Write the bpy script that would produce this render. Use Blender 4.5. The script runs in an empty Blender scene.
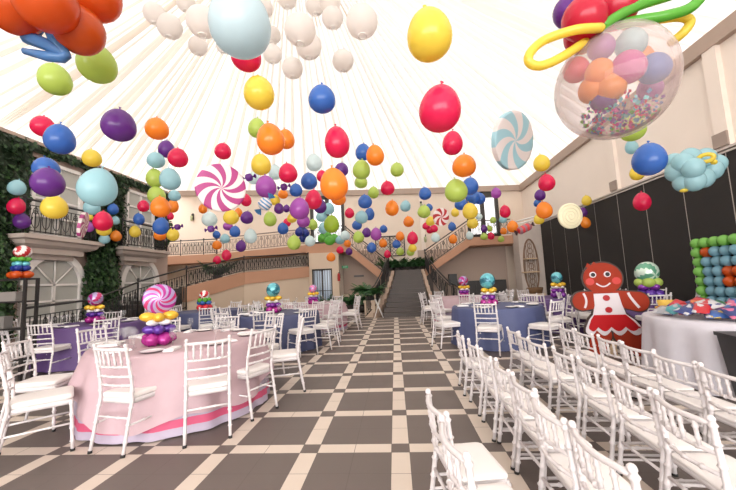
import bpy, math, random
from mathutils import Vector, Matrix, Euler, noise
random.seed(7)
PI = math.pi
scene = bpy.context.scene
COL = scene.collection

# ------------------------------------------------------------------ materials
MATS = {}
def mat(name, color, rough=0.5, metal=0.0, spec=0.5, bump=None, vary=0.0, vscale=6.0, transl=0.0, coat=0.0, alpha=1.0, sheen=0.0):
    if name in MATS: return MATS[name]
    m = bpy.data.materials.new(name); m.use_nodes = True
    nt = m.node_tree; nt.nodes.clear()
    out = nt.nodes.new('ShaderNodeOutputMaterial')
    b = nt.nodes.new('ShaderNodeBsdfPrincipled')
    c = (*color, 1.0)
    b.inputs['Base Color'].default_value = c
    b.inputs['Roughness'].default_value = rough
    b.inputs['Metallic'].default_value = metal
    b.inputs['Specular IOR Level'].default_value = spec
    b.inputs['Coat Weight'].default_value = coat
    b.inputs['Coat Roughness'].default_value = 0.08
    b.inputs['Sheen Weight'].default_value = sheen
    b.inputs['Alpha'].default_value = alpha
    tc = nt.nodes.new('ShaderNodeTexCoord')
    if vary > 0:
        n = nt.nodes.new('ShaderNodeTexNoise'); n.inputs['Scale'].default_value = vscale; n.inputs['Detail'].default_value = 4
        nt.links.new(tc.outputs['Object'], n.inputs['Vector'])
        mx = nt.nodes.new('ShaderNodeMix'); mx.data_type = 'RGBA'
        mx.inputs[6].default_value = tuple(max(0, x*(1-vary)) for x in color) + (1,)
        mx.inputs[7].default_value = tuple(min(1, x*(1+vary)) for x in color) + (1,)
        nt.links.new(n.outputs['Fac'], mx.inputs[0]); nt.links.new(mx.outputs[2], b.inputs['Base Color'])
    if bump:
        n2 = nt.nodes.new('ShaderNodeTexNoise'); n2.inputs['Scale'].default_value = bump[0]; n2.inputs['Detail'].default_value = 3
        nt.links.new(tc.outputs['Object'], n2.inputs['Vector'])
        bp = nt.nodes.new('ShaderNodeBump'); bp.inputs['Strength'].default_value = bump[1]; bp.inputs['Distance'].default_value = 0.01
        nt.links.new(n2.outputs['Fac'], bp.inputs['Height']); nt.links.new(bp.outputs['Normal'], b.inputs['Normal'])
    if transl > 0:
        t = nt.nodes.new('ShaderNodeBsdfTranslucent'); t.inputs['Color'].default_value = c
        ms = nt.nodes.new('ShaderNodeMixShader'); ms.inputs[0].default_value = transl
        nt.links.new(b.outputs[0], ms.inputs[1]); nt.links.new(t.outputs[0], ms.inputs[2]); nt.links.new(ms.outputs[0], out.inputs[0])
    else:
        nt.links.new(b.outputs[0], out.inputs[0])
    MATS[name] = m
    return m

def floor_material():
    m = bpy.data.materials.new('floor_tiles'); m.use_nodes = True
    nt = m.node_tree; N = nt.nodes; L = nt.links
    b = N['Principled BSDF']
    tc = N.new('ShaderNodeTexCoord'); sx = N.new('ShaderNodeSeparateXYZ'); L.new(tc.outputs['Object'], sx.inputs[0])
    def M(op, a, c=None):
        n = N.new('ShaderNodeMath'); n.operation = op
        for i, v in enumerate((a, c)):
            if v is None: continue
            if isinstance(v, (int, float)): n.inputs[i].default_value = v
            else: L.new(v, n.inputs[i])
        return n.outputs[0]
    def axis(o, off):
        fr = M('FLOORED_MODULO', M('SUBTRACT', o, off), 0.75)
        stripe = M('LESS_THAN', fr, 0.1455)
        g = None
        for e in (0.0, 0.1455, 0.448, 0.75):
            k = M('LESS_THAN', M('ABSOLUTE', M('SUBTRACT', fr, e)), 0.0022)
            g = k if g is None else M('MAXIMUM', g, k)
        return stripe, g
    s1, g1 = axis(sx.outputs[0], -0.0997); s2, g2 = axis(sx.outputs[1], 2.9023)
    light = M('ABSOLUTE', M('SUBTRACT', s1, s2)); grout = M('MAXIMUM', g1, g2)
    nz = N.new('ShaderNodeTexNoise'); nz.inputs['Scale'].default_value = 2.2; nz.inputs['Detail'].default_value = 6; L.new(tc.outputs['Object'], nz.inputs['Vector'])
    def mix(f, a, c):
        n = N.new('ShaderNodeMix'); n.data_type = 'RGBA'
        if isinstance(f, float): n.inputs[0].default_value = f
        else: L.new(f, n.inputs[0])
        for i, v in ((6, a), (7, c)):
            if isinstance(v, tuple): n.inputs[i].default_value = (*v, 1)
            else: L.new(v, n.inputs[i])
        return n.outputs[2]
    dark = mix(nz.outputs['Fac'], FLOOR_DARK[0], FLOOR_DARK[1]); lt = mix(nz.outputs['Fac'], FLOOR_LIGHT[0], FLOOR_LIGHT[1])
    base = mix(grout, mix(light, dark, lt), (0.10, 0.08, 0.07))
    L.new(base, b.inputs['Base Color'])
    r = M('ADD', M('MULTIPLY', nz.outputs['Fac'], 0.2), 0.38); L.new(r, b.inputs['Roughness'])
    b.inputs['Specular IOR Level'].default_value = 0.35
    bp = N.new('ShaderNodeBump'); bp.inputs['Strength'].default_value = 0.3; bp.inputs['Distance'].default_value = 0.003; bp.invert = True
    L.new(grout, bp.inputs['Height']); L.new(bp.outputs[0], b.inputs['Normal'])
    return m
FLOOR_DARK = ((0.112, 0.090, 0.080), (0.150, 0.120, 0.107)); FLOOR_LIGHT = ((0.55, 0.465, 0.39), (0.65, 0.56, 0.485))

def roof_material(name, color, tr):
    m = bpy.data.materials.new(name); m.use_nodes = True
    nt = m.node_tree; nt.nodes.clear()
    out = nt.nodes.new('ShaderNodeOutputMaterial')
    d = nt.nodes.new('ShaderNodeBsdfDiffuse'); d.inputs['Color'].default_value = (*color, 1)
    t = nt.nodes.new('ShaderNodeBsdfTranslucent'); t.inputs['Color'].default_value = (*color, 1)
    ms = nt.nodes.new('ShaderNodeMixShader'); ms.inputs[0].default_value = tr
    nt.links.new(d.outputs[0], ms.inputs[1]); nt.links.new(t.outputs[0], ms.inputs[2]); nt.links.new(ms.outputs[0], out.inputs[0])
    return m

# ------------------------------------------------------------------ mesh builder
class MB:
    def __init__(s): s.v = []; s.f = []; s.mi = []; s.sm = []
    def add(s, vs, fs, mi=0, smooth=True, M=None):
        o = len(s.v)
        s.v += [tuple(M @ Vector(p)) for p in vs] if M is not None else [tuple(p) for p in vs]
        for f in fs:
            s.f.append(tuple(i+o for i in f)); s.mi.append(mi); s.sm.append(smooth)
        return s
    def box(s, x0, x1, y0, y1, z0, z1, mi=0, M=None):
        v = [(x, y, z) for z in (z0, z1) for y in (y0, y1) for x in (x0, x1)]
        return s.add(v, [(0,2,3,1),(4,5,7,6),(0,1,5,4),(2,6,7,3),(0,4,6,2),(1,3,7,5)], mi, False, M)
    def tube(s, pts, r, n=8, mi=0, cap=True, closed=False, M=None, flat=None):
        pts = [Vector(p) for p in pts]; k = len(pts)
        rs = r if isinstance(r, (list, tuple)) else [r]*k
        vs = []; up = None
        for i, p in enumerate(pts):
            a = pts[(i-1) % k] if (closed or i > 0) else p
            b = pts[(i+1) % k] if (closed or i < k-1) else p
            t = (b-a).normalized() if (b-a).length > 1e-9 else Vector((0,0,1))
            if up is None:
                up = Vector((0,0,1)) if abs(t.z) < 0.9 else Vector((1,0,0))
            e1 = (up - t*up.dot(t))
            if e1.length < 1e-6: e1 = t.orthogonal()
            e1.normalize(); e2 = t.cross(e1); up = e1
            for j in range(n):
                an = 2*PI*j/n
                vs.append(p + (e1*math.cos(an)*(flat or 1) + e2*math.sin(an))*rs[i])
        fs = []
        for i in range(k if closed else k-1):
            i2 = (i+1) % k
            for j in range(n):
                j2 = (j+1) % n
                fs.append((i*n+j, i*n+j2, i2*n+j2, i2*n+j))
        if cap and not closed:
            fs.append(tuple(reversed(range(n)))); fs.append(tuple((k-1)*n+j for j in range(n)))
        return s.add(vs, fs, mi, True, M)
    def lathe(s, prof, n=24, mi=0, M=None, matf=None, caps=False):
        vs = []; k = len(prof)
        for r, z in prof:
            for j in range(n): vs.append((r*math.cos(2*PI*j/n), r*math.sin(2*PI*j/n), z))
        o = len(s.v)
        s.v += [tuple(M @ Vector(p)) for p in vs] if M is not None else vs
        for i in range(k-1):
            for j in range(n):
                j2 = (j+1) % n
                s.f.append((o+i*n+j, o+i*n+j2, o+(i+1)*n+j2, o+(i+1)*n+j)); s.sm.append(True)
                s.mi.append(matf(i, j) if matf else mi)
        if caps:
            s.f.append(tuple(o+j for j in reversed(range(n)))); s.f.append(tuple(o+(k-1)*n+j for j in range(n))); s.mi += [mi, mi]; s.sm += [False, False]
        return s
    def ball(s, c, r, n=16, k=10, mi=0, M=None, egg=0.0, matf=None):
        rx, ry, rz = r if isinstance(r, (tuple, list)) else (r, r, r)
        vs = []; fs = []; ms = []
        for i in range(1, k):
            th = PI*i/k; ct = math.cos(th)
            q = math.sin(th)*(1 - egg*ct)
            for j in range(n):
                a = 2*PI*j/n; vs.append((c[0]+rx*q*math.cos(a), c[1]+ry*q*math.sin(a), c[2]+rz*ct))
        T = len(vs); vs.append((c[0], c[1], c[2]+rz)); B = T+1; vs.append((c[0], c[1], c[2]-rz))
        for j in range(n):
            j2 = (j+1) % n
            fs.append((T, j, j2)); ms.append(matf(0, j) if matf else mi)
            for i in range(k-2):
                fs.append((i*n+j, (i+1)*n+j, (i+1)*n+j2, i*n+j2)); ms.append(matf(i+1, j) if matf else mi)
            fs.append((B, (k-2)*n+j2, (k-2)*n+j)); ms.append(matf(k-1, j) if matf else mi)
        o = len(s.v)
        s.v += [tuple(M @ Vector(p)) for p in vs] if M is not None else vs
        for f, m_ in zip(fs, ms):
            s.f.append(tuple(i+o for i in f)); s.mi.append(m_); s.sm.append(True)
        return s
    def prism(s, poly, z0, z1, mi=0, M=None, smooth=False):
        n = len(poly)
        vs = [(x, y, z0) for x, y in poly] + [(x, y, z1) for x, y in poly]
        fs = [tuple(reversed(range(n))), tuple(n+i for i in range(n))] + [(i, (i+1) % n, n+(i+1) % n, n+i) for i in range(n)]
        return s.add(vs, fs, mi, smooth, M)
    def mesh(s, name, mats):
        me = bpy.data.meshes.new(name)
        me.from_pydata(s.v, [], s.f)
        for m in (mats if isinstance(mats, (list, tuple)) else [mats]): me.materials.append(m)
        me.polygons.foreach_set('material_index', s.mi)
        me.polygons.foreach_set('use_smooth', s.sm)
        me.update()
        return me

def link(name, data, parent=None, loc=None, rot=None):
    o = bpy.data.objects.new(name, data); COL.objects.link(o)
    if parent is not None: o.parent = parent
    if loc is not None: o.location = loc
    if rot is not None: o.rotation_euler = rot
    return o
def obj(name, mb, mats, parent=None, loc=None, rot=None): return link(name, mb.mesh(name, mats), parent, loc, rot)
def tag(o, label, cat, group=None, kind=None):
    o['label'] = label; o['category'] = cat
    if group: o['group'] = group
    if kind: o['kind'] = kind
    return o
def thing(name, label, cat, loc=(0,0,0), rot=(0,0,0), group=None):
    o = link(name, None, None, loc, rot if isinstance(rot, tuple) else (0,0,rot)); o.empty_display_size = 0.05
    return tag(o, label, cat, group)
def struct(name, mb, mats, loc=None, rot=None):
    o = obj(name, mb, mats, None, loc, rot); o['kind'] = 'structure'; return o
def dup(root, loc, rot, label, group=None, scale=None):
    r = root.copy(); COL.objects.link(r); r.location = loc; r.rotation_euler = rot if isinstance(rot, tuple) else (0,0,rot)
    if scale: r.scale = scale
    r['label'] = label
    if group: r['group'] = group
    for ch in list(root.children):
        c = ch.copy(); COL.objects.link(c); c.parent = r
        for g in list(ch.children):
            d = g.copy(); COL.objects.link(d); d.parent = c
    return r
def lerp(a, b, t): return tuple(a[i]+(b[i]-a[i])*t for i in range(len(a)))
def basis(zdir, hint=(0,0,1)):
    z = Vector(zdir).normalized(); h = Vector(hint)
    if abs(z.dot(h)) > 0.98: h = Vector((0,1,0))
    x = h.cross(z).normalized(); y = z.cross(x)
    return Matrix((x, y, z)).transposed().to_4x4()

# colours
seat_paint = mat('white_painted_seat', (0.80, 0.76, 0.745), 0.4)
white_paint = mat('white_painted_wood', (0.66, 0.62, 0.625), 0.38, vary=0.05, vscale=14)
cushion_w = mat('white_vinyl_cushion', (0.76, 0.72, 0.70), 0.5, bump=(30, 0.08))
black_rubber = mat('black_rubber', (0.012, 0.011, 0.011), 0.6)
iron = mat('black_wrought_iron', (0.018, 0.016, 0.016), 0.45)
steel_w = mat('white_enamel', (0.8, 0.78, 0.76), 0.35)
beige = mat('beige_plaster', (0.76, 0.645, 0.54), 0.8, vary=0.06, vscale=1.2, bump=(40, 0.06))
beige_up = mat('pale_pink_plaster', (0.84, 0.745, 0.665), 0.8, vary=0.05, vscale=1.0, bump=(40, 0.05))
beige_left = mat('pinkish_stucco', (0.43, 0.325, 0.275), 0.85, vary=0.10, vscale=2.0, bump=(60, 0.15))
peach = mat('peach_terracotta_plaster', (0.50, 0.27, 0.17), 0.75, vary=0.07, vscale=1.5)
cream = mat('cream_plaster', (0.62, 0.49, 0.37), 0.8, vary=0.05, vscale=1.5)
brown_w = mat('taupe_plaster', (0.45, 0.345, 0.285), 0.85, vary=0.06, vscale=1.0)
trim_b = mat('beige_tent_border', (0.42, 0.32, 0.26), 0.7, vary=0.05)
white_trim = mat('white_window_trim', (0.80, 0.76, 0.73), 0.5)
pane_grey = mat('frosted_window_pane', (0.45, 0.445, 0.41), 0.25, vary=0.05, vscale=1.0)
stone = mat('grey_stone', (0.52, 0.455, 0.41), 0.8, vary=0.12, vscale=5, bump=(20, 0.2))
stone_l = mat('pale_cornice_stone', (0.50, 0.42, 0.37), 0.75, vary=0.07, vscale=3)
black_panel = mat('black_fabric_panel', (0.016, 0.013, 0.012), 0.8, vary=0.15, vscale=3, bump=(80, 0.2))
alu = mat('pale_aluminium', (0.55, 0.50, 0.47), 0.4, metal=0.3)
dark_metal = mat('dark_bronze_frame', (0.03, 0.025, 0.022), 0.45)
step_m = mat('dark_step_tile', (0.075, 0.058, 0.05), 0.5, vary=0.12, vscale=4)
wood_m = mat('pale_wood', (0.55, 0.40, 0.26), 0.55, vary=0.15, vscale=8)
basket_m = mat('brown_wicker', (0.18, 0.10, 0.05), 0.8, bump=(90, 0.8), vary=0.2, vscale=30)
def mottled(c1, c2):
    n_ = 'packet_%s_%s' % (c1, c2)
    if n_ in MATS: return MATS[n_]
    m = mat(n_, PC[c1], 0.28, spec=0.5); nt = m.node_tree; b = [n for n in nt.nodes if n.type == 'BSDF_PRINCIPLED'][0]
    tc = [n for n in nt.nodes if n.type == 'TEX_COORD'][0]; v = nt.nodes.new('ShaderNodeTexVoronoi'); v.inputs['Scale'].default_value = 17
    nt.links.new(tc.outputs['Object'], v.inputs['Vector']); r = nt.nodes.new('ShaderNodeValToRGB'); r.color_ramp.interpolation = 'CONSTANT'
    sp = nt.nodes.new('ShaderNodeSeparateColor'); nt.links.new(v.outputs['Color'], sp.inputs[0]); nt.links.new(sp.outputs[0], r.inputs[0])
    e = r.color_ramp.elements; e[0].position = 0.0; e[0].color = (*PC[c1], 1); e[1].position = 0.5; e[1].color = (*PC[c2], 1)
    for p_, k_ in ((0.70, c1), (0.80, 'white'), (0.88, 'navy')): q = e.new(p_); q.color = (*PC[k_], 1)
    nt.links.new(r.outputs[0], b.inputs['Base Color']); return m
leaf_m = [mat('ivy_leaf_dark', (0.012, 0.030, 0.010), 0.6), mat('ivy_leaf_mid', (0.022, 0.055, 0.016), 0.55), mat('ivy_leaf_light', (0.045, 0.10, 0.028), 0.5, transl=0.2)]
fern_m = [mat('fern_dark', (0.025, 0.085, 0.025), 0.5), mat('fern_mid', (0.05, 0.14, 0.04), 0.5, transl=0.25)]
soil_m = mat('dark_soil', (0.03, 0.02, 0.015), 0.95)
BAL = {}
for k_, c_ in dict(red=(0.80, 0.022, 0.115), blue=(0.06, 0.19, 0.58), olive=(0.40, 0.56, 0.05), paleblue=(0.60, 0.74, 0.79), sky=(0.41, 0.67, 0.73), yellow=(0.88, 0.71, 0.10), orange=(0.93, 0.33, 0.035), purple=(0.175, 0.04, 0.31), violet=(0.46, 0.11, 0.50), lime=(0.55, 0.70, 0.155), green=(0.14, 0.50, 0.06), clear=(0.72, 0.84, 0.85), navy=(0.025, 0.05, 0.33), deepred=(0.65, 0.02, 0.06), redorange=(0.70, 0.11, 0.014), steelblue=(0.10, 0.26, 0.55), mossgreen=(0.27, 0.62, 0.13), dullblue=(0.24, 0.47, 0.58), magenta=(0.62, 0.03, 0.34), gold=(0.72, 0.44, 0.05), black=(0.02,0.02,0.02)).items():
    BAL[k_] = mat('balloon_'+k_, c_, 0.26, transl=0.42, coat=0.25, spec=0.45)
foil = {}
for k_, c_ in dict(magenta=(0.38, 0.02, 0.23), lilac=(0.38, 0.30, 0.52), pinkred=(0.50, 0.03, 0.14), gold=(0.72, 0.44, 0.03), white=(0.85, 0.82, 0.80), indigo=(0.10, 0.03, 0.30), teal=(0.13, 0.47, 0.54), darkteal=(0.03, 0.17, 0.23), purple=(0.20, 0.03, 0.30), green=(0.12, 0.34, 0.22), palegreen=(0.62, 0.76, 0.66), red=(0.65, 0.03, 0.05), pink=(0.80, 0.20, 0.42)).items():
    foil[k_] = mat('foil_'+k_, c_, 0.22, metal=0.25, spec=0.7)
disc_pink = mat('candy_disc_pink', (0.38, 0.045, 0.20), 0.4); disc_white = mat('candy_disc_white', (0.74, 0.67, 0.66), 0.4)
disc_blue = mat('candy_disc_pale_blue', (0.33, 0.56, 0.64), 0.4); disc_red = mat('candy_disc_red', (0.42, 0.02, 0.025), 0.4); disc_cream = mat('candy_disc_cream', (0.74, 0.70, 0.49), 0.45)
disc_cream2 = mat('candy_disc_cream_groove', (0.66, 0.60, 0.42), 0.5)
# ------------------------------------------------------------------ the setting
XL, XR, YB = -8.5, 6.5, 17.2
YF = -8.0   # unseen end behind the photographer, left open to let added fill light in
fl = MB(); fl.add([(-13,-16,0),(8,-16,0),(8,18,0),(-13,18,0)], [(0,1,2,3)], 0, False)
struct('floor', fl, floor_material())

BACKTOP = [(-12.0, 6.68), (-6.59, 6.35), (-2.23, 6.07), (1.42, 5.94), (6.5, 5.78)]
def backtop(x):
    for (a, za), (b, zb) in zip(BACKTOP, BACKTOP[1:]):
        if x <= b: return za+(zb-za)*(x-a)/(b-a)
    return BACKTOP[-1][1]
# tent roof: one fabric skin gathered towards the peak in the middle
APEX = Vector((-1.85, 6.5, 9.5))
ring = [(XL, y, 5.06) for y in [YF+(12.2-YF)*i/28 for i in range(29)]] + [(XL-3.5*t, 12.2+5.0*t, 5.06+1.62*t) for t in (0, .25, .5, .75)]
ring += [(x, YB, backtop(x)) for x in [-12+0.5*i for i in range(37)]] + [(XR, YB-0.5*i, 5.78+0.18*min(1, i/20)) for i in range(int((YB-YF)/0.5)+1)] + [(XR-0.5*i, YF, 5.96-0.9*i/30) for i in range(30)]
ring_a = sorted(((math.atan2(p[1]-APEX.y, p[0]-APEX.x), p) for p in ring), key=lambda q: q[0])
def rim(a):
    n = len(ring_a)
    for i in range(n):
        a0, p0 = ring_a[i]; a1, p1 = ring_a[(i+1) % n]
        if i == n-1: a1 += 2*PI
        aa = a if a >= ring_a[0][0] else a+2*PI
        if a0 <= aa <= a1:
            t = (aa-a0)/max(1e-9, a1-a0); return Vector(lerp(p0, p1, t))
    return Vector(ring_a[0][1])
NA = 1080; TS = [0.015, 0.04, 0.07, 0.11, 0.16, 0.22, 0.30, 0.40, 0.52, 0.66, 0.82, 1.0]
rnd = random.Random(3)
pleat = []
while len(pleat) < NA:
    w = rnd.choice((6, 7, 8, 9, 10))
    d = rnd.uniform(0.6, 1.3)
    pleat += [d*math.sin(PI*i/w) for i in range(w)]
fold_shade = [False]*NA  # strips between pleats coloured darker, painting in the shade of the folds
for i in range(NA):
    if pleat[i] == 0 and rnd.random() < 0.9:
        for j in range(rnd.choice((1, 1, 1, 2, 2, 3))): fold_shade[(i+j) % NA] = True
vs, fs, mi = [], [], []
for i in range(NA):
    a = -PI+2*PI*i/NA; b = rim(a)
    for t in TS:
        p = APEX.lerp(b, t); R = (b-APEX).length*t
        p.z -= 0.9*4*0.25*t*(1-t)*1.1
        p.z += pleat[i]*min(0.14, 0.03+0.016*R)*(1 if t < 1 else 0)
        vs.append(p)
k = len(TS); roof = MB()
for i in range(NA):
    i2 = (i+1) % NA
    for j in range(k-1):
        roof.f.append((i*k+j, i2*k+j, i2*k+j+1, i*k+j+1)); roof.sm.append(False); roof.mi.append(1 if fold_shade[i] else 2 if (TS[j] < 0.20 and pleat[i] < 0.25) or (TS[j] < 0.29 and pleat[i] < -0.45) else 0)
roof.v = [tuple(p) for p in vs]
struct('ceiling', roof, [roof_material('tent_fabric', (0.86, 0.845, 0.825), 0.42), roof_material('tent_fold_shade', (0.78, 0.705, 0.62), 0.42), roof_material('tent_gather_shade', (0.60, 0.47, 0.31), 0.40)])  # second and third colours paint fold shade, the golden one round the gathered peak
# plaster cap that closes the peak
# long walls
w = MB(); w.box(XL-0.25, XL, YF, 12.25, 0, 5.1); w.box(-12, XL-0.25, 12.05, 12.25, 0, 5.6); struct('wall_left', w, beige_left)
w = MB(); w.box(XR, XR+0.25, YF, YB, 0, 6.0); struct('wall_right', w, beige_up)
DL = (-4.2, -2.42, 3.25, 6.02); DR = (3.75, 5.32, 3.2, 5.60)
w = MB()
def backpiece(x0, x1, z0, top=None):
    n = max(1, int((x1-x0)/0.8))
    for i in range(n):
        a = x0+(x1-x0)*i/n; b = x0+(x1-x0)*(i+1)/n
        za, zb = (backtop(a), backtop(b)) if top is None else (top, top)
        v = [(a,YB,z0),(b,YB,z0),(b,YB,zb),(a,YB,za),(a,YB+0.25,z0),(b,YB+0.25,z0),(b,YB+0.25,zb),(a,YB+0.25,za)]
        w.add(v, [(0,1,2,3),(5,4,7,6),(3,2,6,7),(1,0,4,5),(0,3,7,4),(2,1,5,6)], 0, False)
backpiece(-12, DL[0], 0); backpiece(DL[0], DL[1], 0, DL[2]); backpiece(DL[1], DR[0], 0); backpiece(DR[0], DR[1], 0, DR[2]); backpiece(DR[0], DR[1], DR[3]); backpiece(DR[1], XR+.25, 0); backpiece(DL[0], DL[1], DL[3])
w.box(-12.25, -12, 12.05, YB+.25, 0, 6.6)
struct('wall_back', w, beige)
# border beams where the tent meets the walls
def sweepbox(pts, wdt, h0, h1):
    m = MB()
    for p, q in zip(pts, pts[1:]):
        d = Vector((q[0]-p[0], q[1]-p[1], 0)).normalized(); n = Vector((-d.y, d.x, 0))*wdt
        v = []
        for c in (p, q):
            for s_ in (-1, 1):
                for h in (h0, h1): v.append((c[0]+n.x*s_, c[1]+n.y*s_, c[2]+h))
        m.add(v, [(0,1,3,2),(4,6,7,5),(0,4,5,1),(2,3,7,6),(1,5,7,3),(0,2,6,4)], 0, False)
    return m
struct('trim_1', sweepbox([(x, YB-0.06, z) for x, z in BACKTOP], 0.06, -0.30, -0.02), trim_b)
struct('trim_2', sweepbox([(XR-0.06, YB, 5.78), (XR-0.06, 7, 5.96), (XR-0.06, YF, 5.96)], 0.06, -0.34, -0.02), trim_b)
struct('trim_3', sweepbox([(XL+0.04, YF, 5.06), (XL+0.04, 12.2, 5.06)], 0.05, -0.06, 0.02), trim_b)
# pilasters and cap blocks on the right wall, pilaster on the back wall
n_t = 4
for y in (2.6, 6.85, 10.1):
    p = MB(); p.box(XR-0.10, XR, y-0.14, y+0.14, 3.62, 5.64); struct('trim_%d' % n_t, p, beige_up); n_t += 1
    q = MB(); q.box(XR-0.14, XR-0.105, y-0.15, y+0.15, 3.63, 3.90); c_ = tag(obj('junction_box', q, mat('brown_box_paint', (0.33,0.26,0.22), 0.6)), 'brown square box on the panel track, '+{2.6:'out past the balloon cloud', 6.85:'above the balloon cloud', 10.1:'below the big blue balloon'}[y], 'box')
p = MB(); p.box(1.42, 1.62, YB-0.1, YB, 1.8, 5.66); struct('trim_%d' % n_t, p, beige_up); n_t += 1
# black panels along the right wall with pale joints and a metal track
ys = [15.2, 14.25, 13.19, 12.27, 11.18, 10.06, 9.01, 7.87, 6.83, 5.75, 4.65, 3.5, 2.3, 1.1]
pj = MB(); 
for i, (b, a) in enumerate(zip(ys, ys[1:])):
    p = MB(); p.box(XR-0.09, XR-0.003, a+0.012, b-0.012, 0, 3.5); struct('wall_right_panel', p, black_panel)
    pj.box(XR-0.085, XR-0.02, a-0.012, a+0.012, 0, 3.5)
struct('trim_%d' % n_t, pj, alu); n_t += 1
p = MB(); p.box(XR-0.11, XR-0.003, 1.1, 15.2, 3.50, 3.535); p.box(XR-0.13, XR-0.003, 1.1, 15.2, 3.56, 3.60); struct('trim_%d' % n_t, p, alu); n_t += 1
# grey pillar at the far end of the panels
PX0 = 5.45
p = MB(); p.box(PX0, XR-0.003, 15.25, 16.0, 0, 3.45); struct('wall_pillar', p, stone)

# windows of the left building
def rect_window(nm, y0, y1, z0, z1, cols, rows, arch=False):
    m = MB(); t = 0.09; X0 = XL-0.02; X1 = XL+0.09
    def bar(ya, yb, za, zb, x1=X1): m.box(X0, x1, ya, yb, za, zb)
    if not arch:
        bar(y0-t, y0, z0-t, z1+t); bar(y1, y1+t, z0-t, z1+t); bar(y0-t, y1+t, z1, z1+t); bar(y0, y1, z0-t, z0)
    else:
        r = (y1-y0)/2; yc = (y0+y1)/2
        bar(y0-t, y0, z0, z1); bar(y1, y1+t, z0, z1)
        seg = 20; vs_ = []; fs_ = []
        for i in range(seg+1):
            a = PI*i/seg
            for rr in (r, r+0.16):
                for x in (X0, X1+0.03): vs_.append((x, yc-rr*math.cos(a), z1+rr*math.sin(a)))
        for i in range(seg):
            o = i*4; fs_ += [(o+1, o+3, o+7, o+5), (o, o+1, o+5, o+4), (o+3, o+2, o+6, o+7)]
        m.add(vs_, fs_, 0, False)
        for a in (45, 90, 135):
            a = math.radians(a); c_, s_ = math.cos(a), math.sin(a)
            m.tube([(X1-0.03, yc, z1), (X1-0.03, yc-r*c_, z1+r*s_)], 0.02, 6)
        bar(y0, y1, z1-0.025, z1+0.025, X1-0.02)
    for i in range(1, cols): y = y0+(y1-y0)*i/cols; bar(y-0.035, y+0.035, z0, z1, X1-0.02)
    for i in range(1, rows): z = z0+(z1-z0)*i/rows; bar(y0, y1, z-0.025, z+0.025, X1-0.02)
    f = struct(nm, m, white_trim)
    g = MB()
    if arch:
        r = (y1-y0)/2; yc = (y0+y1)/2
        poly = [(y0, z0), (y1, z0)] + [(yc+r*math.cos(PI*i/20), z1+r*math.sin(PI*i/20)) for i in range(21)]
    else: poly = [(y0, z0), (y1, z0), (y1, z1), (y0, z1)]
    n = len(poly); X2 = XL+0.03
    g.add([(X2, a, b) for a, b in poly]+[(XL-0.01, a, b) for a, b in poly], [tuple(range(n))], 0, False)
    pn = obj('pane', g, pane_grey, f)
rect_window('window_1', 7.33, 8.48, 2.85, 4.58, 2, 4)
rect_window('window_2', 10.2, 11.3, 2.8, 4.58, 2, 4)
rect_window('window_3', 7.24, 8.58, 0.02, 1.62, 2, 4, True)
rect_window('window_4', 10.1, 11.5, 0.02, 1.64, 2, 4, True)

# wrought-iron railings
def scroll(m, c, u, h, r):
    pts = [Vector(c)+Vector(u)*(r*math.cos(2*PI*i/10))+Vector((0,0,1))*(h*math.sin(2*PI*i/10)) for i in range(10)]
    m.tube(pts, 0.010, 4, closed=True)
def railing(path, label, h=0.85, step=0.13, curls=True, mt=None, top=0.025, posts=True, group=None, infill_r=0.013):
    """path: points along the foot of the railing"""
    mt = mt or iron
    base = Vector(path[0])
    t = thing('iron_railing', label, 'railing', tuple(base), 0, group)
    P = [Vector(p)-base for p in path]; H = Vector((0,0,h))
    m = MB(); m.tube([p+H for p in P], top, 6); obj('top_rail', m, mt, t)
    m = MB(); m.tube([p+Vector((0,0,0.08)) for p in P], 0.015, 5); m.tube([p+H*0.84 for p in P], 0.011, 5); obj('bottom_rail', m, mt, t)
    m = MB()
    if posts:
        for p in P:
            q = MB(); q.tube([p, p+H*1.02], 0.024, 6); q.ball(p+H*1.05, 0.035, 8, 6); obj('post', q, mt, t)
    for a, b in zip(P, P[1:]):
        d = b-a; L = math.hypot(d.x, d.y); n = max(2, int(L/step)); u = Vector((d.x, d.y, 0)).normalized()
        for i in range(1, n):
            p = a+d*(i/n)
            if curls and i % 2 == 0:
                scroll(m, p+H*0.45, u, h*0.26, step*0.75); scroll(m, p+H*0.70, u, h*0.09, step*0.4)
            m.tube([p+Vector((0,0,0.06)), p+H*0.85], infill_r, 4, cap=False)
    obj('lattice', m, mt, t)
    return t

# balconies on the left building
def balcony(nm, y0, y1, z, dep, label, lr):
    b = MB()
    prof = [(0.06, z), (0.06, z-0.09), (-0.02, z-0.12), (-0.06, z-0.20), (-0.16, z-0.26)]
    for (o, za), (o2, zb) in zip(prof, prof[1:]):
        v = []
        for oo, zz in ((o, za), (o2, zb)):
            v += [(XL, y0-oo, zz), (XL+dep+oo, y0-oo, zz), (XL+dep+oo, y1+oo, zz), (XL, y1+oo, zz)]
        b.add(v, [(0,1,5,4),(1,2,6,5),(2,3,7,6)], 0, False)
    oo = 0.06; b.add([(XL,y0-oo,z),(XL+dep+oo,y0-oo,z),(XL+dep+oo,y1+oo,z),(XL,y1+oo,z)], [(0,1,2,3)], 0, False)
    oo = -0.16; b.add([(XL,y0-oo,z-.26),(XL+dep+oo,y0-oo,z-.26),(XL+dep+oo,y1+oo,z-.26),(XL,y1+oo,z-.26)], [(3,2,1,0)], 0, False)
    br = 0.30
    b.box(XL, XL+dep*0.62, y0+br, y1-br, z-0.40, z-0.26); b.box(XL, XL+dep*0.35, y0+br+0.15, y1-br-0.15, z-0.52, z-0.40)
    struct(nm, b, stone_l)
    railing([(XL+0.05, y0, z), (XL+dep-0.05, y0, z), (XL+dep-0.05, y1, z), (XL+0.05, y1, z)], lr, 0.78, 0.12)
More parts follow.
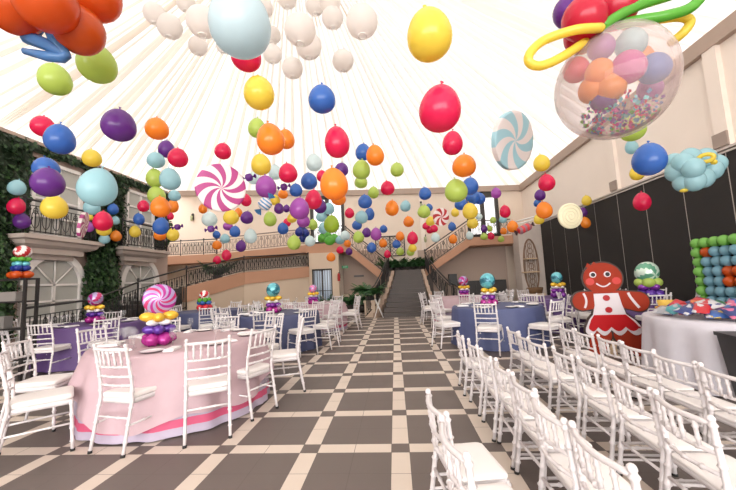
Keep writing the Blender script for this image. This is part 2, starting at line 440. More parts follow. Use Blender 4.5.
balcony('slab_balcony_1', 6.78, 8.72, 2.74, 0.52, '', 'black scrolled iron railing of the nearer balcony, over the first arched window')
balcony('slab_balcony_2', 9.5, 11.5, 2.72, 0.52, '', 'black scrolled iron railing of the farther balcony, at the corner of the ivy-clad building')

# ivy: leaves nobody could count
iv = MB(); rr = random.Random(11)
holes = [(7.18, 8.65, 2.6, 4.75), (10.05, 11.45, 2.6, 4.75), (7.0, 8.85, 0, 2.5), (9.85, 11.7, 0, 2.5)]
def ivy_ok(y, z):
    if any(a < y < b and c < z < d for a, b, c, d in holes): return False
    if z > 4.72: return True
    if y < 7.1 or 8.7 < y < 10.0: return z > 0.0
    if 11.45 < y: return z > 2.9 and y < 11.9
    return z > 2.72
def blob(y, z): return 0.10+0.16*max(0, noise.noise((y*1.3, z*1.3, 5)))+0.08*max(0, noise.noise((y*4, z*4, 1)))
g = 0.12
for iy in range(int(9/g)):
    for iz in range(int(5.05/g)):
        y = 3.4+iy*g; z = iz*g
        if y > 12.2: continue
        if ivy_ok(y+g/2, z+g/2):
            v = [(XL+blob(a, b)*0.5, a, b) for a, b in ((y, z), (y+g, z), (y+g, min(5.04, z+g)), (y, min(5.04, z+g)))]
            iv.add(v, [(0,1,2,3)], 0, True)
for _ in range(15000):
    y = rr.uniform(3.4, 12.2); z = rr.uniform(0.02, 5.0)
    if not ivy_ok(y, z): continue
    x = XL+blob(y, z)*rr.uniform(0.4, 1.5)+0.02; s_ = rr.uniform(0.035, 0.075)
    M_ = Matrix.Translation((x, y, z)) @ Euler((rr.uniform(-0.9, 0.9), rr.uniform(0.3, 1.5), rr.uniform(-1.0, 1.0))).to_matrix().to_4x4()
    iv.add([(-s_,0,0),(0,-s_*0.7,0.01),(s_*1.2,0,0),(0,s_*0.7,0.01)], [(0,1,2),(0,2,3)], rr.choice((0,0,0,1,1,2)), False, M_)
# hanging tufts at the corners of the balconies and along the roof edge
for cy, cz, ry, rz, n_ in ((9.15, 1.6, 0.55, 1.5, 1900), (9.3, 3.3, 0.35, 1.1, 700), (6.5, 1.6, 0.4, 1.3, 700), (11.75, 3.5, 0.2, 0.7, 300)):
    for _ in range(n_):
        a = rr.uniform(0, 2*PI); q = rr.random()**0.5
        y = cy+ry*q*math.cos(a); z = max(0.03, cz+rz*q*math.sin(a)); x = XL+0.15+0.38*(1-q*q)*rr.uniform(0.6, 1.0); s_ = rr.uniform(0.04, 0.08)
        M_ = Matrix.Translation((x, y, z)) @ Euler((rr.uniform(-0.9, 0.9), rr.uniform(0.2, 1.4), rr.uniform(-1.0, 1.0))).to_matrix().to_4x4()
        iv.add([(-s_,0,0),(0,-s_*0.7,0.01),(s_*1.2,0,0),(0,s_*0.7,0.01)], [(0,1,2),(0,2,3)], rr.choice((0,0,1,1,2,2)), False, M_)
tag(obj('ivy', iv, leaf_m), 'dense dark green ivy covering the building beside the white windows', 'ivy', None, 'stuff')

# ramp-like stair with solid side wall along the left and back, iron railing on top
RP = [(-7.25, 9.2, 1.0), (-6.8, 10.75, 1.42), (-6.05, 13.4, 1.93), (-4.0, 15.75, 2.15)]
m = MB()
for p, q in zip(RP[1:], RP[2:]):
    d = Vector((q[0]-p[0], q[1]-p[1], 0)).normalized(); n = Vector((-d.y, d.x, 0))*0.20
    hb = 0.48
    def quadbox(zlo, zhi, mi, off):
        v = []
        for c, (l_, h_) in ((p, (zlo(p), zhi(p))), (q, (zlo(q), zhi(q)))):
            for o in (-off*n.normalized(), n):
                v += [(c[0]+o.x, c[1]+o.y, l_), (c[0]+o.x, c[1]+o.y, h_)]
        m.add(v, [(0,1,3,2),(4,6,7,5),(0,4,5,1),(2,3,7,6),(1,5,7,3),(0,2,6,4)], mi, False)
    quadbox(lambda c: c[2]-hb, lambda c: c[2], 0, 0.04)
    quadbox(lambda c: 0.0, lambda c: c[2]-hb, 1, 0.0)
st = struct('wall_ramp', m, [peach, cream])
m = MB()   # walking surface behind the side wall
for (p, q) in zip(RP, RP[1:]):
    d = Vector((q[0]-p[0], q[1]-p[1], 0)).normalized(); n = Vector((-d.y, d.x, 0))
    L = (Vector(q)-Vector(p)).length; ns = max(3, int(L/0.35))
    for i in range(ns):
        a = Vector(p).lerp(Vector(q), i/ns); b = Vector(p).lerp(Vector(q), (i+1)/ns)
        v = [a+n*0.2, b+n*0.2, b+n*1.5, a+n*1.5]; zt = a.z-0.15
        m.add([(c.x, c.y, 0) for c in v]+[(c.x, c.y, zt) for c in v], [(4,5,6,7),(0,1,5,4),(1,2,6,5),(2,3,7,6),(3,0,4,7)], 0, False)
struct('floor_ramp', m, step_m)
railing([(p[0], p[1], p[2]) for p in RP[1:]], 'black scrolled iron railing along the peach-topped ramp wall, up to the landing', 0.62, 0.088, group=None)
railing([(-7.25, 9.2, 0.30), (-6.8, 10.75, 0.70)], 'tall black iron railing at the ramp foot, in front of the farther arched window', 1.34, 0.085)
railing([(-7.2, 6.2, 0.02), (-7.2, 7.7, 0.1), (-7.25, 9.2, 0.5)], 'low black iron railing by the floor, in front of the nearer arched window', 1.12, 0.10)

# galleries, flights and the wall under them at the back
YG = 15.9
m = MB(); m.box(-4.15, -2.25, YG, YB-0.005, 2.77, 3.22); m.box(-12, -8.7, 16.2, YB-0.005, 2.62, 3.02); struct('slab_gallery_1', m, peach)
m = MB(); m.box(3.5, XR-0.005, YG, YB-0.005, 2.76, 3.14); struct('slab_gallery_2', m, peach)
def flight(x0, z0, x1, z1, th, nm, y0=YG, y1=YG+1.2):
    m = MB(); v = []
    for x, z in ((x0, z0), (x1, z1)):
        for y in (y0, y1): v += [(x, y, z-th), (x, y, z)]
    m.add(v, [(0,1,3,2),(4,6,7,5),(0,4,5,1),(2,3,7,6),(1,5,7,3),(0,2,6,4)], 0, False)
    struct(nm, m, peach)
flight(-2.25, 3.22, -0.42, 1.62, 0.42, 'slab_flight_1'); flight(1.42, 1.80, 3.52, 3.12, 0.36, 'slab_flight_2'); flight(-8.75, 3.02, -4.15, 3.22, 0.34, 'slab_flight_3', 16.2, YB-0.01)
m = MB(); m.box(-4.05, -3.86, YG-0.1, YG+0.1, 0, 2.77); m.box(-2.90, -2.58, YG-0.1, YG+0.1, 0, 2.77); m.box(-3.86, -2.90, YG-0.1, YG+0.1, 2.02, 2.77); struct('wall_gallery', m, cream)
m = MB(); m.box(-2.58, -0.3, YB-0.12, YB-0.01, 0, 2.9); m.box(1.2, PX0, YB-0.12, YB-0.01, 0, 2.76); struct('wall_recess', m, brown_w)
m = MB(); m.box(-2.58, -0.6, YG+0.5, YB-0.13, 0, 0.75); struct('trim_%d' % n_t, m, cream); n_t += 1
# glazed door under the gallery
d = MB(); x0, x1 = -3.86, -2.90
for a, b in ((x0, x0+0.07), (x1-0.07, x1), ((x0+x1)/2-0.035, (x0+x1)/2+0.035)): d.box(a, b, YG-0.06, YG+0.02, 0, 2.02)
d.box(x0, x1, YG-0.06, YG+0.02, 1.95, 2.02); d.box(x0, x1, YG-0.06, YG+0.02, 0, 0.12)
for i in range(1, 8): xx = x0+(x1-x0)*i/8; d.tube([(xx, YG-0.05, 0.1), (xx, YG-0.05, 1.97)], 0.012, 4)
d.tube([(x0, YG-0.05, 1.0), (x1, YG-0.05, 1.0)], 0.014, 4)
dd = struct('door_1', d, dark_metal)
g_ = MB(); g_.box(x0+0.05, x1-0.05, YG-0.01, YG+0.01, 0.1, 1.96); obj('pane', g_, mat('pale_blue_glass', (0.40, 0.50, 0.62), 0.12), dd)
# gallery doors: dark frames, open to daylight
glass = bpy.data.materials.new('clear_door_glass'); glass.use_nodes = True
gn = glass.node_tree; gn.nodes.clear(); go = gn.nodes.new('ShaderNodeOutputMaterial'); gt = gn.nodes.new('ShaderNodeBsdfTransparent'); gg = gn.nodes.new('ShaderNodeBsdfGlossy'); gm = gn.nodes.new('ShaderNodeMixShader')
gg.inputs['Roughness'].default_value = 0.02; gm.inputs[0].default_value = 0.06; gn.links.new(gt.outputs[0], gm.inputs[1]); gn.links.new(gg.outputs[0], gm.inputs[2]); gn.links.new(gm.outputs[0], go.inputs[0])
for nm, (x0, x1, z0, z1) in (('door_2', DL), ('door_3', DR)):
    d = MB(); wf = 0.16
    for a, b in ((x0, x0+wf), (x1-wf, x1), ((x0+x1)/2-wf*0.6, (x0+x1)/2+wf*0.6)): d.box(a, b, YB-0.04, YB+0.12, z0, z1)
    d.box(x0, x1, YB-0.04, YB+0.12, z1-0.35, z1); d.box(x0, x1, YB-0.04, YB+0.12, z0, z0+0.22)
    dd = struct(nm, d, dark_metal)
    g_ = MB(); g_.box(x0+wf, x1-wf, YB+0.03, YB+0.04, z0+0.2, z1-0.3); obj('pane', g_, glass, dd)
railing([(-4.1, YG+0.05, 3.22), (-2.27, YG+0.05, 3.22)], 'dark railing of the small gallery before the dark-framed glass door on the aisle stair\'s left', 0.8, 0.14, posts=False)
railing([(-2.2, YG+0.05, 3.2), (-0.42, YG+0.05, 1.62)], 'thin scrolled railing going down from the small gallery to the stair landing', 0.75, 0.14, infill_r=0.009)
railing([(1.45, YG+0.05, 1.82), (3.5, YG+0.05, 3.12)], 'thin dark railing rising from the stair landing to the door by the grey pillar', 0.82, 0.14)
railing([(3.55, YG+0.05, 3.14), (5.4, YG+0.05, 3.14)], 'dark railing along the gallery next to the grey pillar', 0.75, 0.14, posts=False)
railing([(-11.9, 16.25, 3.02), (-10.6, 16.25, 3.02), (-9.4, 16.25, 3.02), (-8.75, 16.25, 3.02)], 'dense dark iron railing on the far gallery beyond the building corner', 0.75, 0.09)
railing([(-8.7, 16.25, 3.02), (-4.2, 16.25, 3.24)], 'pale scrolled railing on the peach walkway high on the back wall', 0.78, 0.16, mt=mat('weathered_grey_iron', (0.20, 0.15, 0.13), 0.6))
railing([(-4.0, 15.72, 2.15), (-4.0, YG, 2.15)], 'short black railing end where the ramp meets the gallery wall', 0.62, 0.1) if False else None
# handrail of the side stair by the pillar
hr = MB()
for dz in (0, 0.13): hr.tube([(5.4, 15.6, 3.55+dz), (6.42, 14.9, 3.72+dz)], 0.035, 6)
tag(obj('handrail', hr, steel_w), 'double white handrail rising above the grey pillar toward the panel track', 'handrail')

# central stair
t = thing('central_staircase', 'broad dark tiled staircase at the end of the aisle', 'staircase', (0.3, 12.7, 0))
NS = 11; RISE, RUN = 1.78/NS, 0.30
for i in range(NS):
    f_ = i/(NS-1); xl = -0.52+0.58*f_; xr = 1.25-0.05*f_
    s_ = MB(); y0 = 12.7+RUN*i; y1 = 16.05
    s_.box(xl-0.3, xr-0.3, y0-12.7, (y0+RUN+0.02 if i < NS-1 else y1)-12.7, 0 if i == 0 else RISE*i-0.02, RISE*(i+1)); s_.box(xl-0.3, xr-0.3, y0-12.73, y0-12.66, RISE*(i+1)-0.035, RISE*(i+1)+0.004)
    obj('step', s_, step_m, t)
stair_stone = mat('brown_stair_stone', (0.40, 0.29, 0.22), 0.8, vary=0.25, vscale=9)
def sidewall(pts, nm):
    pts = [lerp(p_, q_, i_/6)[:2]+(lerp(p_, q_, (int(i_/3)*3+1.5)/6)[2]-0.12,) for p_, q_ in zip(pts, pts[1:]) for i_ in range(6)]
    m = MB()
    for i, ((xa, ya, za), (xb, yb, zb)) in enumerate(zip(pts, pts[1:])):
        m.add([(xa-.07,ya,0),(xa+.07,ya,0),(xb+.07,yb,0),(xb-.07,yb,0),(xa-.07,ya,za),(xa+.07,ya,za),(xb+.07,yb,zb),(xb-.07,yb,zb)], [(4,5,6,7),(0,1,5,4),(1,2,6,5),(2,3,7,6),(3,0,4,7)], 0, False)
    o = obj(nm, m, stair_stone, t); o.location = (-0.3, -12.7, 0)
LS = [(-0.80, 12.75, 0.25), (-0.62, 13.2, 0.45), (-0.42, 13.9, 0.85), (-0.24, 14.7, 1.30), (-0.10, 15.5, 1.75), (-0.06, 16.0, 1.95)]
RS = [(1.55, 12.75, 0.25), (1.42, 13.2, 0.45), (1.36, 13.9, 0.85), (1.32, 14.7, 1.30), (1.29, 15.5, 1.75), (1.28, 16.0, 1.95)]
sidewall(LS, 'side_wall'); sidewall(RS, 'side_wall')
railing([(-1.15, 12.7, 0.0)]+[(x-0.16, y, z-0.1) for x, y, z in LS[1:]], 'curved black iron railing on the fern side of the central staircase', 0.85, 0.09, posts=False)
railing([(2.6, 13.4, 0.0), (2.1, 13.7, 0.35), (1.75, 14.3, 0.85), (1.52, 15.0, 1.35), (1.42, 15.9, 1.80)], 'curved black iron railing sweeping down behind the chairs beside the central staircase', 0.85, 0.09, posts=False)
m = MB(); m.box(-0.55, 1.75, 16.05, YB-0.01, 0, 1.78); m.box(-0.6, 1.7, 16.9, YB-0.02, 1.78, 2.05); struct('floor_landing', m, step_m)
# gate above the landing
t = thing('iron_gate', 'square dark iron gate with diagonal bars on the wall above the stair plants', 'gate', (-0.15, YB-0.06, 2.55))
f_ = MB()
for a, b in (((-0.72,0,0),(-0.72,0,1.0)), ((0.72,0,0),(0.72,0,1.0)), ((-0.72,0,1.0),(0.72,0,1.0)), ((-0.72,0,0),(0.72,0,0)), ((0,0,0),(0,0,1))): f_.tube([a, b], 0.022, 6)
obj('gate_frame', f_, iron, t)
f_ = MB()
for i in range(-3, 9):
    x = -0.72+i*0.18
    a = [(x+s_, 0, s_) for s_ in (0.0, 1.0)]; xs = max(-0.72, x); xe = min(0.72, x+1)
    if xe > xs: f_.tube([(xs, 0, xs-x), (xe, 0, xe-x)], 0.009, 4); f_.tube([(-xs, 0, xs-x), (-xe, 0, xe-x)], 0.009, 4)
obj('lattice', f_, iron, t)
# ------------------------------------------------------------------ plants, lamps and signs at the back
def frond(m, base, yaw, L, droop, w, mi, rr_):
    pts = []; n = 7
    for i in range(n+1):
        t_ = i/n; r_ = L*t_*(1-0.25*t_); z = L*(0.85*t_-droop*t_*t_)
        pts.append(Vector(base)+Vector((math.cos(yaw)*r_, math.sin(yaw)*r_, z)))
    side = Vector((-math.sin(yaw), math.cos(yaw), 0))
    m.tube(pts, [0.006]*n+[0.002], 4, mi, cap=False)
    for i in range(1, n+1):
        for s_ in (-1, 1):
            p = pts[i]; q = pts[i-1]; ln = w*(1-abs(i/n-0.45)*1.3)
            tip = p+side*s_*ln+(p-q)*0.6+Vector((0,0,-0.15*ln)); mid = (p+q)/2
            m.add([q, tip, p, mid+side*s_*ln*0.5-Vector((0,0,0.01))], [(0,3,1),(3,2,1),(0,2,3)], mi, False)
def plant(nm, label, loc, h, spread, n, pot, group=None, seed=1, cat='plant'):
    rr_ = random.Random(seed); t = thing(nm, label, cat, loc, 0, group)
    pz = 0.0
    if pot:
        pz = pot[1]; m = MB()
        r_ = pot[0]; m.lathe([(0.0, 0), (r_*0.75, 0), (r_, pz), (r_*0.9, pz), (r_*0.88, pz-0.03), (0, pz-0.03)], 16); obj('pot', m, pot[2], t)
    m = MB()
    for i in range(n):
        yaw = rr_.uniform(0, 2*PI); L = h*rr_.uniform(0.6, 1.1)
        frond(m, (rr_.uniform(-.06, .06), rr_.uniform(-.06, .06), pz-0.02), yaw, L, rr_.uniform(0.25, 0.8), spread*rr_.uniform(0.7, 1.2), rr_.choice((0,0,1)), rr_)
    obj('foliage', m, fern_m, t)
    return t
clay = mat('dark_pot_glaze', (0.06, 0.05, 0.045), 0.5); creampot = cream
p = MB(); p.box(-0.2, 0.2, -0.2, 0.2, 0, 0.62); p.box(-0.23, 0.23, -0.23, 0.23, 0.55, 0.63); o = tag(obj('planter_box', p, cream), 'square cream planter pedestal under the big fern by the stair', 'planter'); o.location = (-1.0, 13.2, 0)
plant('potted_fern', 'big bushy fern on the cream pedestal at the foot of the stair', (-1.0, 13.2, 0.62), 0.95, 0.26, 70, (0.17, 0.16, clay), seed=3)
plant('potted_shrub', 'dark bushy shrub under the exit sign in the recess', (-1.5, 15.2, 0), 0.9, 0.2, 46, (0.2, 0.35, clay), seed=4)
plant('potted_shrub', 'second dark shrub in the recess, beside the fire extinguisher', (-2.05, 15.3, 0), 0.8, 0.18, 40, (0.2, 0.35, clay), seed=5)
plant('potted_shrub', 'small dark shrub in front of the pale blue glazed door', (-2.85, 14.9, 0), 0.9, 0.18, 40, (0.19, 0.35, clay), seed=6)
plant('potted_shrub', 'low dark shrub at the foot of the cream ramp wall behind the chairs', (-5.1, 12.9, 0), 0.75, 0.18, 30, (0.19, 0.3, clay), seed=16)
plant('potted_shrub', 'shrub standing by the ramp wall just behind the rainbow centrepiece', (-5.6, 11.7, 0), 0.7, 0.16, 30, (0.19, 0.3, clay), seed=17)
plant('potted_shrub', 'almost black bushy plant on the ramp behind the two low red balloons', (-7.05, 13.2, 1.55), 0.95, 0.24, 46, (0.2, 0.3, clay), seed=18)
for i in range(9):
    x = -0.42+i*0.27
    plant('stair_top_plant', 'dark leafy plant at the top of the stair, '+('at its fern-side end' if i == 0 else 'beside the curved railing' if i == 8 else ('second','third','fourth','fifth','sixth','seventh','eighth')[i-1]+' from the fern'), (x, 16.35, 1.78), 0.80, 0.16, 30, (0.1, 0.16, clay), 'plants along the stair landing', 20+i)
# exit sign, plaque, extinguisher
def flatbox(nm, label, cat, loc, sx, sz, mt, d=0.03):
    m = MB(); m.box(-sx/2, sx/2, -d, 0, -sz/2, sz/2); o = tag(obj(nm, m, mt), label, cat); o.location = loc; return o
def letters(txt, parent, size, mt, loc, rot=(PI/2, 0, 0), nm='lettering'):
    c = bpy.data.curves.new(nm+'_outline', 'FONT'); c.body = txt; c.size = size; c.align_x = 'CENTER'; c.align_y = 'CENTER'; c.extrude = 0.002
    tmp = bpy.data.objects.new(nm+'_outline', c); COL.objects.link(tmp); bpy.context.view_layer.update()
    me = bpy.data.meshes.new_from_object(tmp.evaluated_get(bpy.context.evaluated_depsgraph_get())); bpy.data.objects.remove(tmp); bpy.data.curves.remove(c)
    me.materials.clear(); me.materials.append(mt); return link(nm, me, parent, loc, rot)
emg = bpy.data.materials.new('lit_green_sign'); emg.use_nodes = True; bb = emg.node_tree.nodes['Principled BSDF']; bb.inputs['Base Color'].default_value = (0.05, 0.35, 0.15, 1); bb.inputs['Emission Color'].default_value = (0.08, 0.55, 0.25, 1); bb.inputs['Emission Strength'].default_value = 0.25
s_ = flatbox('exit_sign', 'small lit green exit sign on the taupe wall of the recess', 'sign', (-2.467, 17.060, 2.107), 0.30, 0.13, emg)
letters('EXIT', s_, 0.10, mat('sign_white', (0.8, 0.85, 0.8), 0.5), (0, -0.032, 0))
s_ = flatbox('wall_plaque', 'small dark plaque on the taupe recess wall above the fern', 'plaque', (-1.779, 17.060, 1.625), 0.5, 0.09, mat('dark_plaque', (0.06, 0.05, 0.045), 0.4))
t = thing('fire_extinguisher', 'red fire extinguisher hung at the edge of the recess', 'fire extinguisher', (-2.581, 15.720, 1.418))
t.scale = (0.8, 0.8, 0.8)
m = MB(); m.lathe([(0, 0), (0.075, 0), (0.08, 0.03), (0.08, 0.36), (0.05, 0.43), (0.02, 0.45), (0, 0.45)], 14); obj('cylinder_body', m, mat('extinguisher_red', (0.40, 0.02, 0.02), 0.3), t)
m = MB(); m.box(-0.03, 0.09, -0.015, 0.015, 0.45, 0.5); m.tube([(0.05, 0, 0.46), (0.11, 0, 0.40), (0.1, 0, 0.15)], 0.01, 5); obj('handle', m, black_rubber, t)
# sconces
def sconce(loc, label, dark=False):
    t = thing('wall_sconce', label, 'wall lamp', loc)
    m = MB(); m.box(-0.05, 0.05, -0.03, 0, -0.18, 0.18); m.tube([(0, 0, 0.1), (0, -0.12, 0.12), (0, -0.14, 0.02)], 0.012, 5); obj('bracket', m, iron, t)
    m = MB(); m.lathe([(0.02, 0.06), (0.075, 0.02), (0.06, -0.2), (0.02, -0.24)], 8, M=Matrix.Translation((0, -0.14, 0))); obj('lamp_shade', m, mat('greenish_lamp_glass', (0.42, 0.44, 0.25), 0.3), t)
sconce((-10.541, 17.180, 5.158), 'greenish wall lamp high on the bare back wall near the pink pinwheel')
sconce((1.611, 17.180, 3.371), 'wall lamp on the back wall above the stair, beside the thin railing')
sconce((1.505, 17.080, 5.042), 'lantern lamp high on the back wall pilaster, between blue and lime balloons')
# things beside the pillar
t = thing('oval_wall_shelf', 'tall oval wrought rack with two wooden shelves on the grey pillar', 'shelf', (5.88, 15.23, 0.55))
m = MB(); m.tube([(0.30*math.cos(a), 0, 1.15+1.15*math.sin(a)) for a in [2*PI*i/32 for i in range(32)]], 0.035, 6, closed=True); obj('oval_frame', m, mat('rusty_iron', (0.24, 0.15, 0.10), 0.7), t)
m = MB()
for i in range(-3, 4):
    x = i*0.078; h_ = 1.15*math.sqrt(max(0, 1-(x/0.30)**2)); m.tube([(x, 0.0, 1.15-h_), (x, 0, 1.15+h_)], 0.012, 4)
for i in range(9):
    z = 0.25+0.22*i; m.tube([(0.12*math.cos(a)*(1 if 1 <= i <= 7 else .6), 0, z+0.11*math.sin(a)) for a in [2*PI*j/10 for j in range(10)]], 0.012, 4, closed=True)
obj('lattice', m, MATS['rusty_iron'], t)
for z, w_ in ((1.45, 0.26), (0.88, 0.38)):
    m = MB(); m.box(-w_-0.05, w_*0.7, -0.24, 0.0, z-0.025, z+0.025); obj('shelf', m, wood_m, t)
m = MB(); m.lathe([(0, 0), (0.26, 0), (0.32, 0.22), (0.30, 0.24), (0.24, 0.04), (0, 0.04)], 18); o = tag(obj('wicker_basket', m, basket_m), 'brown wicker basket on the floor below the oval rack', 'basket'); o.location = (5.75, 14.6, 0)
o.location = (5.75, 14.75, 0.55)
m = MB(); m.box(-0.3, 0.3, -0.3, 0.3, 0, 0.55); o = tag(obj('plinth', m, cream), 'cream block carrying the brown wicker basket by the pillar', 'plinth'); o.location = (5.75, 14.75, 0)
def console(nm, label, cat, x0, x1, y, z0, z1, d=0.5):
    t = thing(nm, label, cat, ((x0+x1)/2, y, z0)); w_ = (x1-x0)/2; bm_ = mat('black_cabinet', (0.018, 0.017, 0.017), 0.45)
    m = MB(); m.box(-w_, w_, -d/2, d/2, 0, z1-z0); obj('cabinet_body', m, bm_, t)
    n = max(1, int(w_*2/0.6))
    for i in range(n):
        m = MB(); a = -w_+2*w_*i/n; b = -w_+2*w_*(i+1)/n; m.box(a+0.02, b-0.02, -d/2-0.02, -d/2, 0.03, z1-z0-0.03); obj('door', m, mat('black_cabinet_door', (0.03, 0.028, 0.028), 0.4), t)
    return t
console('black_console', 'long black console cabinet under the gallery behind the chairs', 'cabinet', 3.0, 5.1, 16.5, 0, 1.15)
t = thing('loudspeaker', 'small black loudspeaker on a stand behind the pink foil globe', 'speaker', (2.62, 15.9, 0))
m = MB(); m.box(-0.18, 0.18, -0.15, 0.15, 1.0, 1.5); obj('cabinet_body', m, mat('black_cabinet', (0.018, 0.017, 0.017), 0.45), t)
m = MB(); m.tube([(0,0,0),(0,0,1.0)], 0.03, 8); m.lathe([(0, 0), (0.25, 0), (0.25, 0.03), (0, 0.03)], 16); obj('stand', m, iron, t)
# folded white stand at the stair foot
t = thing('folding_stand', 'white crossed-leg folding stand leaning by the stair foot', 'stand', (-0.653, 12.694, 0.000))
for a, b in (((-0.16, 0, 0), (0.06, 0.03, 0.68)), ((0.16, 0, 0), (-0.12, -0.03, 0.68))):
    m = MB(); m.tube([a, b], 0.017, 6); m.tube([(a[0], 0.3, 0), (b[0], 0.3, 0.68)], 0.017, 6); m.tube([b, (b[0], 0.3, 0.68)], 0.012, 6); obj('leg', m, steel_w, t)

# ------------------------------------------------------------------ chairs
def rings(z0, z1, zs, r):
    """profile along a bamboo-turned rod: list of (t, radius)"""
    out = [(0, r)]
    for z in zs: out += [(z-0.018, r), (z, r*1.32), (z+0.018, r)]
    return out+[(1, r)]
def rod(m, path, r, marks=(), n=8, mi=0, cap=True):
    path = [Vector(p) for p in path]
    Ls = [0]
    for a, b in zip(path, path[1:]): Ls.append(Ls[-1]+(b-a).length)
    T = Ls[-1]
    def at(t_):
        d = t_*T
        for i in range(len(path)-1):
            if d <= Ls[i+1]+1e-9: return path[i].lerp(path[i+1], (d-Ls[i])/max(1e-9, Ls[i+1]-Ls[i]))
        return path[-1]
    ts = sorted(set([l/T for l in Ls])); pr = [(t_, r) for t_ in ts]
    e = 0.011/T
    for k_ in marks: pr += [(k_-e, r), (k_, r*1.5), (k_+e, r)]
    pr.sort()
    m.tube([at(max(0, min(1, t_))) for t_, _ in pr], [q for _, q in pr], n, mi, cap)
def chair_meshes(kid):
    D = {}
    if kid: wr, wf, d0, sh, H, rr_, bow = 0.188, 0.190, 0.140, 0.335, 0.685, 0.0150, 0.040
    else:   wr, wf, d0, sh, H, rr_, bow = 0.180, 0.200, 0.205, 0.445, 0.925, 0.0140, 0.030
    k_ = H/0.925
    def post(x, z):  # rear post position at height z
        pts = [(0, -d0-0.075*k_), (sh, -d0), (sh+0.15*k_, -d0-0.008), (H, -d0-(0.03 if kid else 0.075))]
        for (a, ya), (b, yb) in zip(pts, pts[1:]):
            if z <= b+1e-9: return Vector((x*(1+0.03*(1-z/H)), ya+(yb-ya)*(z-a)/(b-a), z))
    for s_, nm in ((-1, 'rl'), (1, 'rr')):
        m = MB(); zs = [0.0, 0.3*sh, 0.65*sh, sh, sh+0.15*k_, sh+0.3*k_, H-0.02]
        rod(m, [post(s_*wr, z) for z in zs], rr_, (0.12, 0.27, 0.42, 0.56, 0.7, 0.84, 0.97)); p = post(s_*wr, H); m.ball(p+Vector((0,0,-0.012)), rr_*1.25, 8, 6)
        b_ = post(s_*wr, 0); D['foot_'+nm] = MB().tube([b_+Vector((0,0,0)), b_+Vector((0,0.002,0.022*k_))], rr_*1.25, 8); D[nm] = m
    for s_, nm in ((-1, 'fl'), (1, 'fr')):
        m = MB(); a = Vector((s_*(wf+0.012), d0+0.012, 0)); b = Vector((s_*(wf-0.012), d0-0.012, sh-0.01))
        rod(m, [a, b], rr_, (0.2, 0.45, 0.72, 0.93)); D['foot_'+nm] = MB().tube([a, a+Vector((0,0,0.022*k_))], rr_*1.25, 8); D[nm] = m
    # seat frame
    m = MB(); c0 = [(-wr, -d0), (wr, -d0), (wf, d0), (-wf, d0)]
    def rounded(poly, r_, n=4):
        out = []
        for i in range(len(poly)):
            p = Vector(poly[i]).to_2d() if False else Vector((poly[i][0], poly[i][1])); a = Vector(poly[i-1]); b = Vector(poly[(i+1) % len(poly)])
            u = (Vector((a[0], a[1]))-p).normalized(); v_ = (Vector((b[0], b[1]))-p).normalized()
            for j in range(n+1):
                t_ = j/n; q0 = p+u*r_; q1 = p+v_*r_
                q = q0*(1-t_)**2+p*2*t_*(1-t_)+q1*t_**2; out.append((q.x, q.y))
        return out
    poly = rounded(c0, 0.05*k_)
    m.prism(poly, sh-0.042*k_, sh-0.004, 0, None, True); D['frame'] = m
    # cushion / seat pad
    th = 0.022 if kid else 0.05; m = MB(); base = [(x*1.02, y*1.03) for x, y in rounded(c0, 0.06*k_, 5)]
    lay = [(0.94, 0.0), (1.0, 0.25), (1.0, 0.7), (0.955, 0.93), (0.80, 1.0), (0.4, 1.03)]; n = len(base); vs_ = []
    for f_, z in lay: vs_ += [(x*f_, y*f_, sh-0.004+th*z) for x, y in base]
    fs_ = [(i*n+j, i*n+(j+1) % n, (i+1)*n+(j+1) % n, (i+1)*n+j) for i in range(len(lay)-1) for j in range(n)]+[tuple((len(lay)-1)*n+j for j in range(n)), tuple(reversed(range(n)))]
    m.add(vs_, fs_, 0, True); D['cushion'] = m
    def arc(z, n=8): 
        a, b = post(-wr, z), post(wr, z); return [a.lerp(b, i/n)+Vector((0, -bow*math.sin(PI*i/n), 0)) for i in range(n+1)]
    zr = [H-0.045*k_, 0.725*k_*(0.95 if kid else 1), 0.640*k_*(0.92 if kid else 1), 0.562*k_] if not kid else [H-0.035, 0.515, 0.42]
    m = MB(); rod(m, arc(zr[0]), rr_*0.95, (0.5,) if False else ()); D['top_rail'] = m
    D['rails'] = []
    for z in zr[1:]:
        m = MB(); rod(m, arc(z), rr_*0.72, (0.25, 0.5, 0.75)); D['rails'].append(m)
    D['spindles'] = []; ns = 4 if kid else 5
    for i in range(ns):
        f_ = (i+1)/(ns+1); a = arc(zr[1], 24)[round(24*f_)]; b = arc(zr[0], 24)[round(24*f_)]
        m = MB(); rod(m, [a, b], rr_*0.68, (0.3, 0.7), 6); D['spindles'].append(m)
    # stretchers
    def leg_at(x, y, z):
        return post(x*wr, z) if y < 0 else Vector((x*(wf+0.012)-x*0.024*z/sh, d0+0.012-0.024*z/sh, z))
    z1, z2 = 0.53*sh, 0.62*sh; D['str'] = []
    for (a, b, z) in (((-1,-1), (-1,1), z1), ((1,-1), (1,1), z1), ((-1,1), (1,1), z2), ((-1,-1), (1,-1), z2*1.06)):
        m = MB(); rod(m, [leg_at(*a, z), leg_at(*b, z)], rr_*0.66, (0.33, 0.66), 6); D['str'].append(m)
    for a, b in (((-1,-1), (-1,1)), ((1,-1), (1,1))):
        m = MB(); rod(m, [leg_at(*a, 0.30*sh), leg_at(*b, 0.30*sh)], rr_*0.60, (), 6)
        if kid: D['str'].append(m)
    return D
